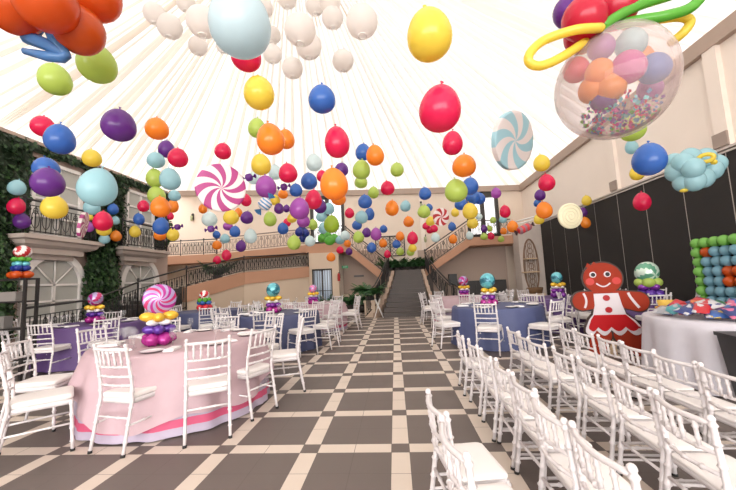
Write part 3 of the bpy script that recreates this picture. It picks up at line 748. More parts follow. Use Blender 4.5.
def make_chair(nm, label, cat, kid, simple):
    D = chair_meshes(kid); t = thing(nm, label, cat, (0, 0, 0)); W = [white_paint, black_rubber]
    if simple:
        obj('seat_cushion', D['cushion'], cushion_w, t); 
        fr = D['frame']
        for s_ in D['str']: fr.add(s_.v, s_.f, 0)
        obj('seat_frame', fr, W, t)
        for q in ('fl', 'fr', 'rl', 'rr'): obj('leg', D[q], W, t)
        b = D['top_rail']
        for s_ in D['rails']+D['spindles']: b.add(s_.v, s_.f, 0)
        obj('backrest', b, W, t)
        return t
    obj('seat_cushion' if not kid else 'seat', D['cushion'], cushion_w if not kid else seat_paint, t); obj('seat_frame', D['frame'], W, t)
    for q in ('fl', 'fr', 'rl', 'rr'):
        l_ = obj('leg', D[q], W, t); o_ = obj('rubber_foot', D['foot_'+q], black_rubber, l_); o_['label'] = 'black rubber foot'
    obj('top_rail', D['top_rail'], W, t)
    for s_ in D['rails']: obj('back_rail', s_, W, t)
    for s_ in D['spindles']: obj('spindle', s_, W, t)
    for s_ in D['str']: obj('stretcher', s_, W, t)
    return t
first = {}
CHAIR_CENTRES = []
def put_chair(kind, x, y, face, label, group):
    """face: direction (dx, dy) the sitter looks"""
    kid = kind == 'kid'; rz = math.atan2(face[1], face[0])-PI/2
    if kind not in first:
        t = make_chair('child_chair' if kid else 'banquet_chair', label, 'chair', kid, kind == 'far'); t.location = (x, y, 0); t.rotation_euler = (0, 0, rz); t['group'] = group; first[kind] = t
    else: t = dup(first[kind], (x, y, 0), rz, label, group)
    CHAIR_CENTRES.append((x, y)); return t
ORD = ('first', 'second', 'third', 'fourth', 'fifth', 'sixth', 'seventh', 'eighth', 'ninth')
ROWS = (('aisle', 0.20, [1.66, 2.085], 'the pair alone in the near corner of the aisle', 0.05),
        ('B', 0.80, [1.555, 1.955, 2.405, 2.835, 3.26, 3.80, 4.38], 'the long row beside the aisle', 0.0),
        ('C', 1.46, [1.95, 2.37, 2.82, 3.25, 3.77, 4.15, 4.58], 'the middle long row', 0.0),
        ('D', 2.17, [2.10, 2.52, 2.95, 3.38, 3.80, 4.23, 4.62], 'the row next to the gingerbread figure', 0.0))
rj = random.Random(5)
for key, x, yy, where, off in ROWS:
    for i, y in enumerate(yy):
        fx = x+0.155+rj.uniform(-0.02, 0.02)+(0.03*(1 if i == 0 and key == 'aisle' else 0)); a = rj.uniform(-0.06, 0.06)+(0.10 if key == 'aisle' else 0)-(0.12 if key == 'C' and i == 0 else 0)
        lab = ('small white chair, '+ORD[i]+' from the camera in '+where) if key != 'aisle' else ('small white chair, '+('nearer' if i == 0 else 'farther')+' one of '+where)
        put_chair('kid', fx, y, (math.cos(a), math.sin(a)), lab, 'small white chairs in rows')

# ------------------------------------------------------------------ tables
def cloth_mesh(R, H, folds, depth, hem_z, seed, flare=0.06):
    """top disc plus a draped skirt"""
    rr_ = random.Random(seed); n = 144; ph = [rr_.uniform(0, 2*PI) for _ in range(4)]
    m = MB(); vs_ = []; lay = [(0.5, 0), (0.93, 0), (0.985, 0.004), (1.0, 0.02)]; top = len(lay)
    vs_.append((0, 0, H))
    def wob(a): return 0.55*math.sin(folds*a+ph[0])+0.3*math.sin(folds*1.7*a+ph[1])+0.25*math.sin(3*a+ph[2])
    for f_, dz in lay:
        for j in range(n): a = 2*PI*j/n; vs_.append((R*f_*math.cos(a), R*f_*math.sin(a), H-dz))
    NL = 10
    for i in range(1, NL+1):
        t_ = i/NL
        for j in range(n):
            a = 2*PI*j/n; r_ = R+0.01+flare*t_+depth*(t_**0.8)*wob(a); hz = hem_z(a) if callable(hem_z) else hem_z
            vs_.append((r_*math.cos(a), r_*math.sin(a), H-0.02-(H-0.02-hz)*t_))
    rows = top+NL
    fs_ = [(0, 1+j, 1+(j+1) % n) for j in range(n)]
    for i in range(rows-1):
        for j in range(n): o = 1+i*n; fs_.append((o+j, o+n+j, o+n+(j+1) % n, o+(j+1) % n))
    m.add(vs_, fs_, 0, True); return m, n, top, NL
def cloth_mat(nm, c, c2=None, tr=0.0, sheen=0.0): return mat(nm, c, 0.62, vary=0.10, vscale=7, transl=tr, sheen=sheen, bump=(55, 0.10), )
pink_sheer = cloth_mat('pale_pink_sheer', (0.52, 0.37, 0.405), tr=0.10); lilac_c = cloth_mat('lilac_satin', (0.42, 0.36, 0.46)); hotpink = cloth_mat('hot_pink_band', (0.55, 0.08, 0.17)); 
navy_c = cloth_mat('dusty_blue_satin', (0.058, 0.068, 0.145)); blue_c = cloth_mat('periwinkle_satin', (0.068, 0.083, 0.185)); purple_c = cloth_mat('violet_satin', (0.10, 0.05, 0.17)); white_c = cloth_mat('white_damask', (0.54, 0.52, 0.57))
def table(x, y, R, label, cloth_label, mt, seed, overlay=None, flare=0.05, deep=False):
    t = thing('round_table', label, 'table', (x, y, 0), 0, 'round banquet tables')
    m = MB(); m.lathe([(0, 0.71), (R-0.02, 0.71), (R-0.01, 0.735), (R-0.02, 0.75), (0, 0.75)], 48); obj('tabletop', m, wood_m, t)
    for s_ in (-1, 1):
        for s2 in (-1, 1):
            m = MB(); m.tube([(s_*R*0.5, s2*R*0.45, 0), (s_*R*0.5, s2*R*0.45, 0.71)], 0.02, 8); obj('leg', m, iron, t)
    cm, *_ = cloth_mesh(R, 0.757, 15 if not deep else 13, 0.030 if not deep else 0.075, 0.012, seed, flare)
    if overlay:   # band of a second colour round the hem
        for i, f_ in enumerate(cm.f):
            if sum(cm.v[k_][2] for k_ in f_)/len(f_) < 0.155 and sum(cm.v[k_][2] for k_ in f_)/len(f_) > 0.075: cm.mi[i] = 1
        c = obj('tablecloth', cm, [mt, hotpink]); 
        om, *_ = cloth_mesh(R+0.006, 0.764, 13, 0.052, lambda a: 0.24+0.12*math.sin(2*a+0.6)+0.07*math.sin(5*a), seed+1, flare+0.035)
        oo = obj('overlay', om, overlay, c); oo['label'] = 'pale pink sheer overlay'
    else: c = obj('tablecloth', cm, mt)
    c.location = (x, y, 0); tag(c, cloth_label, 'tablecloth', 'floor-length tablecloths')
SIDES = ('aisle side', 'far aisle corner', 'far side', 'far wall corner', 'wall side', 'near wall corner', 'near side', 'near aisle corner')
def ring_chairs(x, y, R, n, a0, name, right, kind='far', skip=(), manual=None):
    pts = manual or []
    if not manual:
        for k_ in range(n):
            if k_ in skip: continue
            a = math.radians(a0+360*k_/n); d = R+0.21+rj.uniform(-0.03, 0.05); jit = rj.uniform(-0.10, 0.10)
            pts.append((x+d*math.cos(a), y+d*math.sin(a), -math.cos(a+jit), -math.sin(a+jit)))
    used = {}
    for px, py, fx, fy in pts:
        a = math.degrees(math.atan2(py-y, px-x)) % 360
        if right: a = (180-a) % 360
        s_ = SIDES[int(((a+22.5) % 360)//45)]; c = used[s_] = used.get(s_, 0)+1
        lab = 'white chair at '+name+', '+s_+('' if c == 1 else ', second there' if c == 2 else ', third there')
        put_chair(kind, px, py, (fx, fy), lab, 'white chairs round the tables')
T_PINK = (-2.62, 4.08); T_PUR = (-6.25, 6.75); T_NAVY = (-2.65, 7.6); T_NAVY2 = (-5.2, 9.2); T_PINKF = (-2.45, 10.3); T_BLUE = (2.05, 7.35); T_PINK2 = (2.1, 10.7); T_PUR2 = (4.05, 8.95); T_GRN = (4.82, 7.8); T_GIFT = (4.18, 4.58)
table(*T_PINK, 0.93, 'large round table in a pale pink sheer over lilac, nearest the camera', 'lilac cloth with a hot pink hem under a pink sheer, on the nearest table', lilac_c, 1, pink_sheer, 0.07)
table(*T_PUR, 0.88, 'round table in a violet cloth by the black rack', 'violet floor-length cloth on the table by the black rack', purple_c, 2)
table(*T_NAVY, 0.90, 'round table in a dusty blue cloth under the teal foil globe', 'dusty blue cloth on the table with the teal globe beside the aisle', navy_c, 3)
table(*T_NAVY2, 0.90, 'round table in dusty blue under the rainbow centrepiece by the ramp', 'dusty blue cloth on the table below the rainbow centrepiece', navy_c, 4)
table(*T_PINKF, 0.90, 'round table in pale pink, farthest along the aisle before the glazed door', 'pale pink cloth with a hot pink hem on the far table', lilac_c, 5, pink_sheer, 0.05)
table(*T_BLUE, 0.88, 'round table in a periwinkle cloth behind the small chairs', 'periwinkle cloth on the table behind the small chairs', blue_c, 6)
table(*T_PINK2, 0.90, 'round table in pale pink behind the periwinkle table', 'pale pink cloth with a hot pink hem behind the periwinkle table', lilac_c, 7, pink_sheer, 0.05)
table(*T_PUR2, 0.90, 'round table in a violet cloth behind the gingerbread figure', 'violet cloth on the table behind the gingerbread figure', purple_c, 8)
table(*T_GRN, 0.70, 'round violet table behind the gift table', 'violet cloth on the table between the gift table and the black panels', purple_c, 9)
table(*T_GIFT, 0.95, 'round gift table in white damask beside the gingerbread figure', 'white damask cloth on the gift table', white_c, 10, None, 0.045, True)
ring_chairs(*T_PINK, 0.93, 0, 0, 'the nearest pink table', False, 'near', manual=[(-3.22, 2.97, 0.8, 0.8), (-3.80, 3.52, 1, 0.30), (-2.47, 3.16, 0.20, 1), (-1.88, 3.34, -0.50, 0.88), (-1.72, 3.84, -0.88, 0.36), (-1.55, 4.55, -1, -0.35), (-2.05, 5.12, -0.5, -1), (-2.75, 5.25, 0.1, -1), (-3.45, 5.0, 0.7, -0.9), (-3.85, 4.35, 1, -0.2)])
ring_chairs(*T_PUR, 0.88, 9, -80, 'the violet table by the black rack', False)
ring_chairs(*T_NAVY, 0.90, 10, -47, 'the dusty blue table beside the aisle', False)
ring_chairs(*T_NAVY2, 0.90, 10, -60, 'the dusty blue table by the ramp', False)
ring_chairs(*T_PINKF, 0.90, 9, -12, 'the far pink table before the glazed door', False)
ring_chairs(*T_BLUE, 0.88, 7, -113, 'the periwinkle table', True, 'mid')
ring_chairs(*T_PINK2, 0.90, 10, -100, 'the pink table behind the periwinkle one', True)
ring_chairs(*T_PUR2, 0.90, 9, -95, 'the violet table behind the gingerbread figure', True)
ring_chairs(*T_GRN, 0.70, 6, 25, 'the violet table between gift table and panels', True)
# ------------------------------------------------------------------ balloon-tower centrepieces
def swirl_ball(r, cols, n=28, k=18, twist=1.6, sectors=8):
    m = MB(); m.ball((0,0,0), r, n, k, matf=lambda i, j: cols[int(((j/n)*sectors*1.0 + i/k*twist)*1.0) % len(cols)]); return m
def swirl_disc(R, th, sectors, twist, n=96, rings_=12, mis=(0, 1), rimmat=None):
    """candy wheel: face in local XY, facing +z"""
    m = MB(); 
    for sgn in (1, -1):
        vs_ = [(0, 0, sgn*th*0.62)]; 
        for i in range(1, rings_+1):
            f_ = i/rings_
            for j in range(n):
                a = 2*PI*j/n+twist*f_; vs_.append((R*f_*math.cos(a), R*f_*math.sin(a), sgn*th*(0.62-0.12*f_**3)))
        o = len(m.v); m.v += vs_
        def mt(j): return mis[int(j*sectors/n) % len(mis)]
        for j in range(n):
            j2 = (j+1) % n; f_ = (o, o+1+j, o+1+j2); m.f.append(f_ if sgn > 0 else f_[::-1]); m.mi.append(mt(j)); m.sm.append(True)
            for i in range(rings_-1):
                f_ = (o+1+i*n+j, o+1+(i+1)*n+j, o+1+(i+1)*n+j2, o+1+i*n+j2); m.f.append(f_ if sgn > 0 else f_[::-1]); m.mi.append(mt(j)); m.sm.append(True)
    a0 = 1+(rings_-1)*n; N1 = 1+rings_*n
    for j in range(n):
        j2 = (j+1) % n; m.f.append((a0+j, N1+a0+j, N1+a0+j2, a0+j2)); m.mi.append(mis[int(j*sectors/n) % len(mis)] if rimmat is None else rimmat); m.sm.append(False)
    return m
def pillow(rx, ry, rz, n=14, k=10, crease=0.0, seed=0):
    m = MB(); m.ball((0,0,0), (rx, ry, rz), n, k)
    if crease:
        m.v = [tuple(Vector(p)*(1+crease*noise.noise(Vector(p)*28+Vector((seed, 0, 0))))) for p in m.v]
    return m
def centrepiece(x, y, z, label, base, mid, top, topkind, s=1.0, rz=0.0, bows=True):
    t = thing('balloon_centrepiece', label, 'centrepiece', (x, y, z), rz, 'balloon-tower centrepieces'); t.scale = (s, s, s)
    for i in range(5):
        a = 2*PI*i/5+0.3; o = obj('base_balloon', pillow(0.082, 0.075, 0.068, 14, 10, 0.22, i), foil[base], t); o.location = (0.095*math.cos(a), 0.095*math.sin(a), 0.066); o.rotation_euler = (0, 0, a)
    for i in range(4):
        a = PI/2*i; o = obj('middle_balloon', pillow(0.088, 0.062, 0.052, 14, 10, 0.06, i), foil[mid] if mid in foil else BAL[mid], t); o.location = (0.078*math.cos(a), 0.078*math.sin(a), 0.172); o.rotation_euler = (0, 0, a)
    zz = 0.215
    if bows:
        for i in range(4):
            a = PI/2*i+PI/4; o = obj('white_balloon', pillow(0.078, 0.055, 0.036), foil['white'], t); o.location = (0.075*math.cos(a), 0.075*math.sin(a), 0.248); o.rotation_euler = (0, 0, a)
        for s_ in (-1, 1):
            m = MB(); m.ball((0,0,0), (0.105, 0.065, 0.055), 16, 10); m.v = [(p[0], p[1]*(0.45+0.55*min(1, max(0, (p[0]*1+0.09)/0.13)))+0, p[2]*(0.4+0.6*min(1, max(0, (p[0]+0.09)/0.12)))) for p in m.v]
            o = obj('gold_bow', m, foil['gold'], t); o.location = (s_*0.085, -0.03, 0.315); o.rotation_euler = (0, 0, 0 if s_ > 0 else PI)
            o = obj('gold_bow', m, foil['gold'], t); o.location = (0, s_*0.085+0.0, 0.305); o.rotation_euler = (0, 0, PI/2 if s_ > 0 else -PI/2)
        zz = 0.335
    if topkind == 'disc':
        m = swirl_disc(0.165, 0.075, 18, 1.5, mis=top[1]); m.v = [(p[0], -p[2]*(1.3-0.9*((p[0]**2+p[1]**2)/0.0272)), p[1]) for p in m.v]
        o = obj('candy_globe', m, [foil[c] for c in top[0]], t); o.location = (0, 0, zz+0.165)
    else:
        r_ = topkind; m = swirl_ball(r_, top[1], twist=2.4); m.v = [(p[0], p[2], p[1]*1.08) for p in m.v]
        o = obj('candy_globe', m, [foil[c] for c in top[0]], t); o.location = (0, 0, zz+r_*1.1); o.rotation_euler = (0.3, 0.35, 0)
    return t
ZT = 0.766
PK = (('magenta', 'lilac', 'pinkred'), (0, 1, 2, 1)); TL = (('teal', 'darkteal'), (0, 0, 1, 0, 0, 1, 0)); GR = (('green', 'palegreen'), (0, 1))
centrepiece(-2.69, 3.75, ZT, 'magenta and gold balloon tower with a flat swirled candy on the nearest pink table', 'magenta', 'indigo', PK, 'disc', 1.02, 0.58)
centrepiece(*T_PUR, ZT, 'balloon tower with a magenta swirled globe on the violet table by the rack', 'magenta', 'indigo', PK, 0.135, 1.0, 0.3)
centrepiece(-2.70, 7.45, ZT, 'balloon tower with a teal globe on the dusty blue table', 'magenta', 'purple', TL, 0.145, 1.02, 0.2)
centrepiece(-2.45, 10.1, ZT, 'balloon tower with a small pink globe on the far pink table', 'magenta', 'purple', (('pink', 'lilac'), (0, 1)), 0.12, 0.95, 0.5)
centrepiece(1.88, 7.2, ZT, 'balloon tower with a teal globe on the periwinkle table', 'magenta', 'purple', TL, 0.15, 1.0, 0.4)
centrepiece(2.02, 10.4, ZT, 'balloon tower with a magenta globe on the pink table behind the periwinkle one', 'magenta', 'purple', PK, 0.15, 0.95, 0.1)
centrepiece(3.95, 8.75, ZT, 'balloon tower with a teal globe behind the gingerbread figure', 'purple', 'purple', TL, 0.13, 1.0, 0.1)
centrepiece(-5.3, 9.2, ZT, 'rainbow balloon tower with a striped red globe in front of the ramp', 'red', 'blue', (('red', 'white'), (0, 1)), 0.11, 1.2, 0.2, False)
centrepiece(5.15, 7.45, ZT, 'tall balloon tower with a green and white swirled globe by the black panels', 'indigo', 'purple', GR, 0.15, 1.38, 0.2, False)
for t_, cols in ((bpy.data.objects['balloon_centrepiece.007'], (('green', 0.235),)), (bpy.data.objects['balloon_centrepiece.008'], (('lime', 0.235),))):
    for c_, z_ in cols:
        for i in range(5):
            a = 2*PI*i/5+0.2; m = MB(); m.ball((0,0,0), (0.06,0.06,0.055) if c_ == 'green' else (0.085,0.085,0.07), 12, 8); o = obj('upper_balloon', m, BAL[c_], t_); o.location = (0.085*math.cos(a)*1.1, 0.085*math.sin(a)*1.1, z_)
# table settings
def glass_item(loc, label, group):
    m = MB(); m.lathe([(0.0, 0.0), (0.032, 0.002), (0.03, 0.006), (0.006, 0.012), (0.005, 0.085), (0.012, 0.095), (0.036, 0.125), (0.040, 0.165), (0.034, 0.205)], 16)
    if 'wine' not in first:
        t = thing('wine_glass', label, 'glass', loc, 0, group); first['wine'] = t
        m = MB(); m.lathe([(0.006, 0.09), (0.012, 0.095), (0.036, 0.125), (0.040, 0.165), (0.034, 0.205)], 16); obj('bowl', m, mat('clear_glassware', (0.60, 0.60, 0.60), 0.08, alpha=0.12, spec=0.4), t)
        m = MB(); m.lathe([(0.0, 0.0), (0.032, 0.002), (0.03, 0.006), (0.006, 0.012), (0.005, 0.085), (0.006, 0.09)], 14); obj('stem', m, MATS['clear_glassware'], t)
        return t
    return dup(first['wine'], loc, 0, label, group)
def plate(loc, label, group):
    m = first.get('plate')
    if m is None:
        b = MB(); b.lathe([(0, 0.004), (0.075, 0.004), (0.115, 0.016), (0.118, 0.018), (0.075, 0.0), (0, 0.0)], 28); first['plate'] = m = b.mesh('dinner_plate', mat('white_porcelain', (0.78, 0.75, 0.74), 0.2))
    o = link('dinner_plate', m, None, loc); return tag(o, label, 'plate', group)
def napkin(loc, rz, label, group):
    m = first.get('napkin')
    if m is None:
        b = MB(); b.box(-0.05, 0.05, -0.11, 0.11, 0, 0.012); b.box(-0.045, 0.045, -0.10, 0.10, 0.012, 0.022); first['napkin'] = m = b.mesh('folded_napkin', mat('white_linen', (0.80, 0.77, 0.78), 0.8))
    o = link('folded_napkin', m, None, loc, (0, 0, rz)); return tag(o, label, 'napkin', group)
setname = {T_PINK: 'nearest pink', T_PUR: 'violet (by the rack)', T_NAVY: 'dusty blue (aisle)', T_BLUE: 'periwinkle', T_PINKF: 'far pink'}
for T, nm, R, n, a0 in ((T_PINK, 'the nearest pink table', 0.93, 8, 12), (T_PUR, 'the violet table by the rack', 0.88, 8, 0), (T_NAVY, 'the dusty blue table by the aisle', 0.90, 8, 10), (T_BLUE, 'the periwinkle table', 0.88, 7, 20), (T_PINKF, 'the far pink table', 0.9, 6, 5)):
    for i in range(n):
        a = math.radians(a0+360*i/n); da = math.degrees(a) % 360
        if T[0] > 0: da = (180-da) % 360
        s_ = SIDES[int(((da+22.5) % 360)//45)]
        c_, q = math.cos(a), math.sin(a)
        plate((T[0]+(R-0.17)*c_, T[1]+(R-0.17)*q, ZT), 'white plate, '+s_+', '+nm, 'plates on the dining tables')
        napkin((T[0]+(R-0.19)*math.cos(a+0.24), T[1]+(R-0.19)*math.sin(a+0.24), ZT), a+PI/2, 'folded white napkin, '+s_+', '+nm, 'folded napkins on the dining tables')
        glass_item((T[0]+(R-0.36)*math.cos(a+0.2), T[1]+(R-0.36)*math.sin(a+0.2), ZT), 'clear stemmed glass, '+s_+', '+nm, 'stemmed glasses')
for i, (dx, dy) in enumerate(((0, 0), (0.075, 0.04), (0.01, 0.09), (0.085, 0.12))):
    glass_item((-3.12+dx, 3.66+dy, ZT), 'clear glass in the cluster beside the magenta tower, '+('nearest the camera', 'nearest the tower', 'farthest from the tower', 'at the back')[i], 'stemmed glasses')

# ------------------------------------------------------------------ black rack at the far left
t = thing('black_rack', 'black metal shelving rack in front of the ivy wall', 'rack', (-6.62, 5.42, 0))
RW, RD, RH = 0.42, 0.10, 1.68
for sx in (-1, 1):
    for sy in (-1, 1):
        m = MB(); m.box(sx*RW-0.02, sx*RW+0.02, sy*RD-0.02, sy*RD+0.02, 0, RH); obj('post', m, iron, t)
for z in (0.35, 0.85, 1.30, RH):
    m = MB(); m.box(-RW, RW, -RD, RD, z-0.03, z); obj('shelf', m, iron, t)
def simplebox(nm, label, cat, loc, sx, sy, sz, mt, group=None):
    m = MB(); m.box(-sx, sx, -sy, sy, 0, sz*0.8); m.box(-sx*1.03, sx*1.03, -sy*1.03, sy*1.03, sz*0.8, sz); o = tag(obj(nm, m, mt), label, cat, group); o.location = loc; return o
simplebox('storage_box', 'pale grey box with a lid on the middle shelf of the black rack', 'box', (-6.75, 5.42, 0.85), 0.16, 0.07, 0.2, mat('grey_board', (0.16, 0.15, 0.14), 0.7))
simplebox('storage_box', 'pale box on the upper shelf of the black rack', 'box', (-6.55, 5.42, 1.30), 0.15, 0.07, 0.16, mat('pale_board', (0.22, 0.20, 0.185), 0.7))
t = thing('balloon_topiary', 'rainbow balloon stack with a striped ball, standing on the black rack', 'centrepiece', (-6.42, 5.42, RH))
def ringballs(t, nm, n, R, r, z, m_, rz=None):
    for i in range(n):
        a = 2*PI*i/n+0.4; b = MB(); b.ball((0,0,0), (r, r, rz or r), 12, 9); o = obj(nm, b, m_, t); o.location = (R*math.cos(a), R*math.sin(a), z)
ringballs(t, 'orange_balloon', 4, 0.10, 0.085, 0.065, BAL['redorange'], 0.065); ringballs(t, 'blue_balloon', 4, 0.07, 0.07, 0.18, BAL['navy'], 0.055); ringballs(t, 'teal_balloon', 4, 0.06, 0.065, 0.25, foil['teal'], 0.05); ringballs(t, 'green_balloon', 6, 0.09, 0.055, 0.33, BAL['green'], 0.04)
m = swirl_ball(0.125, (0, 1), twist=5, sectors=4); m.v = [(p[0], p[2]*0.95, p[1]*0.9) for p in m.v]; o = obj('striped_ball', m, [disc_red, disc_white], t); o.location = (0.02, 0, 0.46)

# ------------------------------------------------------------------ gingerbread figure
t = thing('gingerbread_figure', 'large flat standing gingerbread girl in white bodice and red scalloped skirt', 'cut-out figure', (3.39, 5.9, 0), (0, 0, -0.12))
S_ = 0.00318
def gp(x, y): return ((x-225)*S_, 1.50-(y-65)*S_)
def ell(cx, cy, rx, ry, n=40): return [(cx+rx*math.cos(2*PI*i/n), cy+ry*math.sin(2*PI*i/n)) for i in range(n)]
def caps(a, b, r0, r1, n=14):
    (xa, ya), (xb, yb) = a, b; th = math.atan2(yb-ya, xb-xa); out = []
    for i in range(n+1): an = th+PI/2+PI*i/n; out.append((xa+r0*math.cos(an), ya+r0*math.sin(an)))
    for i in range(n+1): an = th-PI/2+PI*i/n; out.append((xb+r1*math.cos(an), yb+r1*math.sin(an)))
    return out
def slab(m, poly, y0, y1, mi=0):
    P = [gp(*p) for p in poly]; A = sum(P[i-1][0]*P[i][1]-P[i][0]*P[i-1][1] for i in range(len(P)))
    if A < 0: P = P[::-1]
    n = len(P); v = [(x, y1, z) for x, z in P]+[(x, y0, z) for x, z in P]
    m.add(v, [tuple(reversed(range(n))) , tuple(n+i for i in range(n))]+[(i, (i+1) % n, n+(i+1) % n, n+i) for i in range(n)], mi, False)
def gpart(nm, polys, y0, y1, mt, label=None):
    m = MB()
    for i, p in enumerate(polys): slab(m, p, y0-0.0007*i, y1)
    o = obj(nm, m, mt, t)
    if label: o['label'] = label
    return o
cookie = mat('gingerbread_red_brown', (0.29, 0.028, 0.010), 0.6, spec=0.2, vary=0.10, vscale=3); icing = mat('white_icing', (0.62, 0.57, 0.60), 0.5); skirt_m = mat('skirt_red', (0.42, 0.008, 0.012), 0.5, spec=0.2); outline = mat('dark_outline', (0.035, 0.018, 0.014), 0.6); cheek = mat('cheek_red', (0.50, 0.03, 0.025), 0.5)
head = ell(222, 145, 90, 80); armL = caps((190, 252), (118, 258), 42, 47); armR = caps((285, 250), (372, 268), 40, 48); legL = caps((190, 430), (165, 492), 46, 42); legR = caps((290, 430), (355, 480), 46, 56)
torso = [(172, 222), (285, 222), (296, 280), (312, 335), (158, 335), (172, 280)]
sk = [(158, 330), (312, 330), (345, 365), (372, 400), (380, 420)]
def scallops(xs, y, amp): 
    out = []
    for a, b in zip(xs, xs[1:]):
        for i in range(9): f_ = i/9; out.append((a+(b-a)*f_, y+amp*math.sin(PI*f_)))
    return out
trim_poly = [(158, 330), (312, 330), (350, 362), (384, 412)]+scallops([384, 308, 236, 168, 112], 405, 28)+[(120, 395), (140, 352)]
skirt_poly = [(163, 330), (307, 330), (340, 364), (366, 400)]+scallops([366, 300, 236, 176, 128], 390, 22)+[(134, 385), (148, 352)]
def grow(poly, d):
    cx = sum(p[0] for p in poly)/len(poly); cy = sum(p[1] for p in poly)/len(poly)
    return [(p[0]+d*(p[0]-cx)/max(1, math.hypot(p[0]-cx, p[1]-cy)), p[1]+d*(p[1]-cy)/max(1, math.hypot(p[0]-cx, p[1]-cy))) for p in poly]
gpart('backing_board', [grow(p, 8) for p in (head, armL, armR, legL, legR, torso, trim_poly)], 0.0, 0.03, outline, 'dark outlined board')
gpart('head', [head], -0.012, 0.0, cookie); gpart('arm', [armL], -0.010, 0.0, cookie); gpart('arm', [armR], -0.010, 0.0, cookie); gpart('leg', [legL], -0.009, 0.0, cookie); gpart('leg', [legR], -0.009, 0.0, cookie)
gpart('bodice', [torso], -0.014, 0.0, icing, 'white bodice'); gpart('skirt_trim', [trim_poly], -0.016, 0.0, icing, 'white scalloped hem'); gpart('skirt', [skirt_poly], -0.020, 0.0, skirt_m, 'red skirt')
gpart('hair_tuft', [[(150, 85), (160, 62), (175, 78), (190, 58), (205, 72), (195, 90)]], -0.008, 0.01, cookie)
for cx in (178, 245): e = gpart('eye', [ell(cx, 125, 16, 15, 20)], -0.017, 0.0, icing); gpart('pupil', [ell(cx+1, 125, 10.5, 10.5, 16)], -0.020, -0.010, black_rubber).parent = e
for cx in (162, 284): gpart('cheek', [ell(cx, 160, 20, 18, 20)], -0.014, 0.0, cheek)
for c in ((228, 245), (233, 305)): gpart('button', [ell(c[0], c[1], 16, 15, 20)], -0.024, 0.0, mat('button_red', (0.35, 0.01, 0.015), 0.3))
def arcstrip(pts, w):
    a = []; b = []
    for i, p in enumerate(pts):
        q = pts[min(len(pts)-1, i+1)]; r_ = pts[max(0, i-1)]; dx, dy = q[0]-r_[0], q[1]-r_[1]; L = math.hypot(dx, dy) or 1
        a.append((p[0]-dy/L*w, p[1]+dx/L*w)); b.append((p[0]+dy/L*w, p[1]-dx/L*w))
    return a+b[::-1]
gpart('smile', [arcstrip([(190+65*i/12, 170+17*math.sin(PI*i/12)) for i in range(13)], 3.2)], -0.015, 0.0, icing)
gpart('sleeve_stripe', [arcstrip([(125+10*math.sin(PI*i/10), 218+75*i/10) for i in range(11)], 5)], -0.015, 0.0, icing)
gpart('sleeve_stripe', [arcstrip([(330+42*(i/10)**1.3, 222+76*i/10) for i in range(11)], 6)], -0.015, 0.0, icing)
m = MB(); m.add([(-0.1, 0.03, 0.02), (0.1, 0.03, 0.02), (0.1, 0.45, 0.0), (-0.1, 0.45, 0.0), (-0.1, 0.03, 0.7), (0.1, 0.03, 0.7)], [(0,1,5,4),(0,3,2,1),(2,3,4,5),(0,4,3),(1,2,5)], 0, False); obj('prop', m, wood_m, t)

# ------------------------------------------------------------------ balloon wall by the black panels
t = thing('balloon_wall', 'balloon wall with green border, pale blue field and orange blocks, by the black panels', 'balloon wall', (5.75, 6.95, 0))
BW = 0.188
for c in range(9):
    for r_ in range(11):
        z = 1.80-0.178*r_; z = z if z > 0.07 else None
        if z is None: continue
        if r_ == 0 or c == 0: k_ = 'mossgreen'
        elif (r_ == 1 and c == 1) or (r_ in (3, 4) and c in (3, 4, 5)) or (r_ == 1 and c == 6): k_ = 'redorange'
        else: k_ = 'dullblue'
        key = 'wallb_'+k_
        if key not in first: b = MB(); b.ball((0,0,0), 0.097, 14, 10); first[key] = b.mesh('balloon', BAL[k_])
        o = link({'mossgreen':'green_balloon', 'redorange':'orange_balloon', 'dullblue':'blue_balloon'}[k_], first[key], t, (0.0 if (r_+c) % 2 else 0.012, -BW*c, z))
m = MB(); m.box(0.05, 0.08, -BW*8.5, 0.08, 0, 1.84); obj('backing_frame', m, iron, t)

# ------------------------------------------------------------------ gift table things
def packet(loc, sx, sy, th, rz, col, label, group, stripe=None, tilt=0.0):
    nx, ny = 10, 10; m = MB()
    for sg in (1, -1):
        vs_ = []
        for i in range(nx+1):
            for j in range(ny+1):
                u, v = 2*i/nx-1, 2*j/ny-1; h_ = th*0.5*((1-u**4)*(1-v**4))**0.7
                vs_.append((sx*u*(1-0.06*(1-abs(v))), sy*v*(1-0.06*(1-abs(u))), sg*h_+0.006*noise.noise((u*3, v*3, sx*50))))
        fs_ = []; 
        for i in range(nx):
            for j in range(ny):
                o = i*(ny+1)+j; f_ = (o, o+ny+1, o+ny+2, o+1); fs_.append(f_ if sg > 0 else f_[::-1])
        o = len(m.v); m.v += vs_
        for q, f_ in enumerate(fs_):
            i, j = divmod(q, ny); m.f.append(tuple(x+o for x in f_)); m.sm.append(True); m.mi.append(0)
    o = obj('gift_packet', m, [mottled(col, stripe)])
    o.matrix_world = Matrix.Translation(loc) @ Matrix.Rotation(tilt, 4, (0.8, -0.6, 0)) @ Matrix.Rotation(rz, 4, 'Z'); return tag(o, label, 'gift packet', group)
PC = dict(red=(0.62, 0.03, 0.04), navy=(0.03, 0.05, 0.22), white=(0.68, 0.66, 0.68), blue=(0.06, 0.16, 0.50), orange=(0.72, 0.22, 0.04), pink=(0.70, 0.16, 0.30), green=(0.05, 0.28, 0.13), yellow=(0.75, 0.52, 0.06), black=(0.025, 0.02, 0.025), teal=(0.10, 0.38, 0.42), purple=(0.22, 0.06, 0.32), silver=(0.45, 0.46, 0.50), brown=(0.20, 0.09, 0.04))
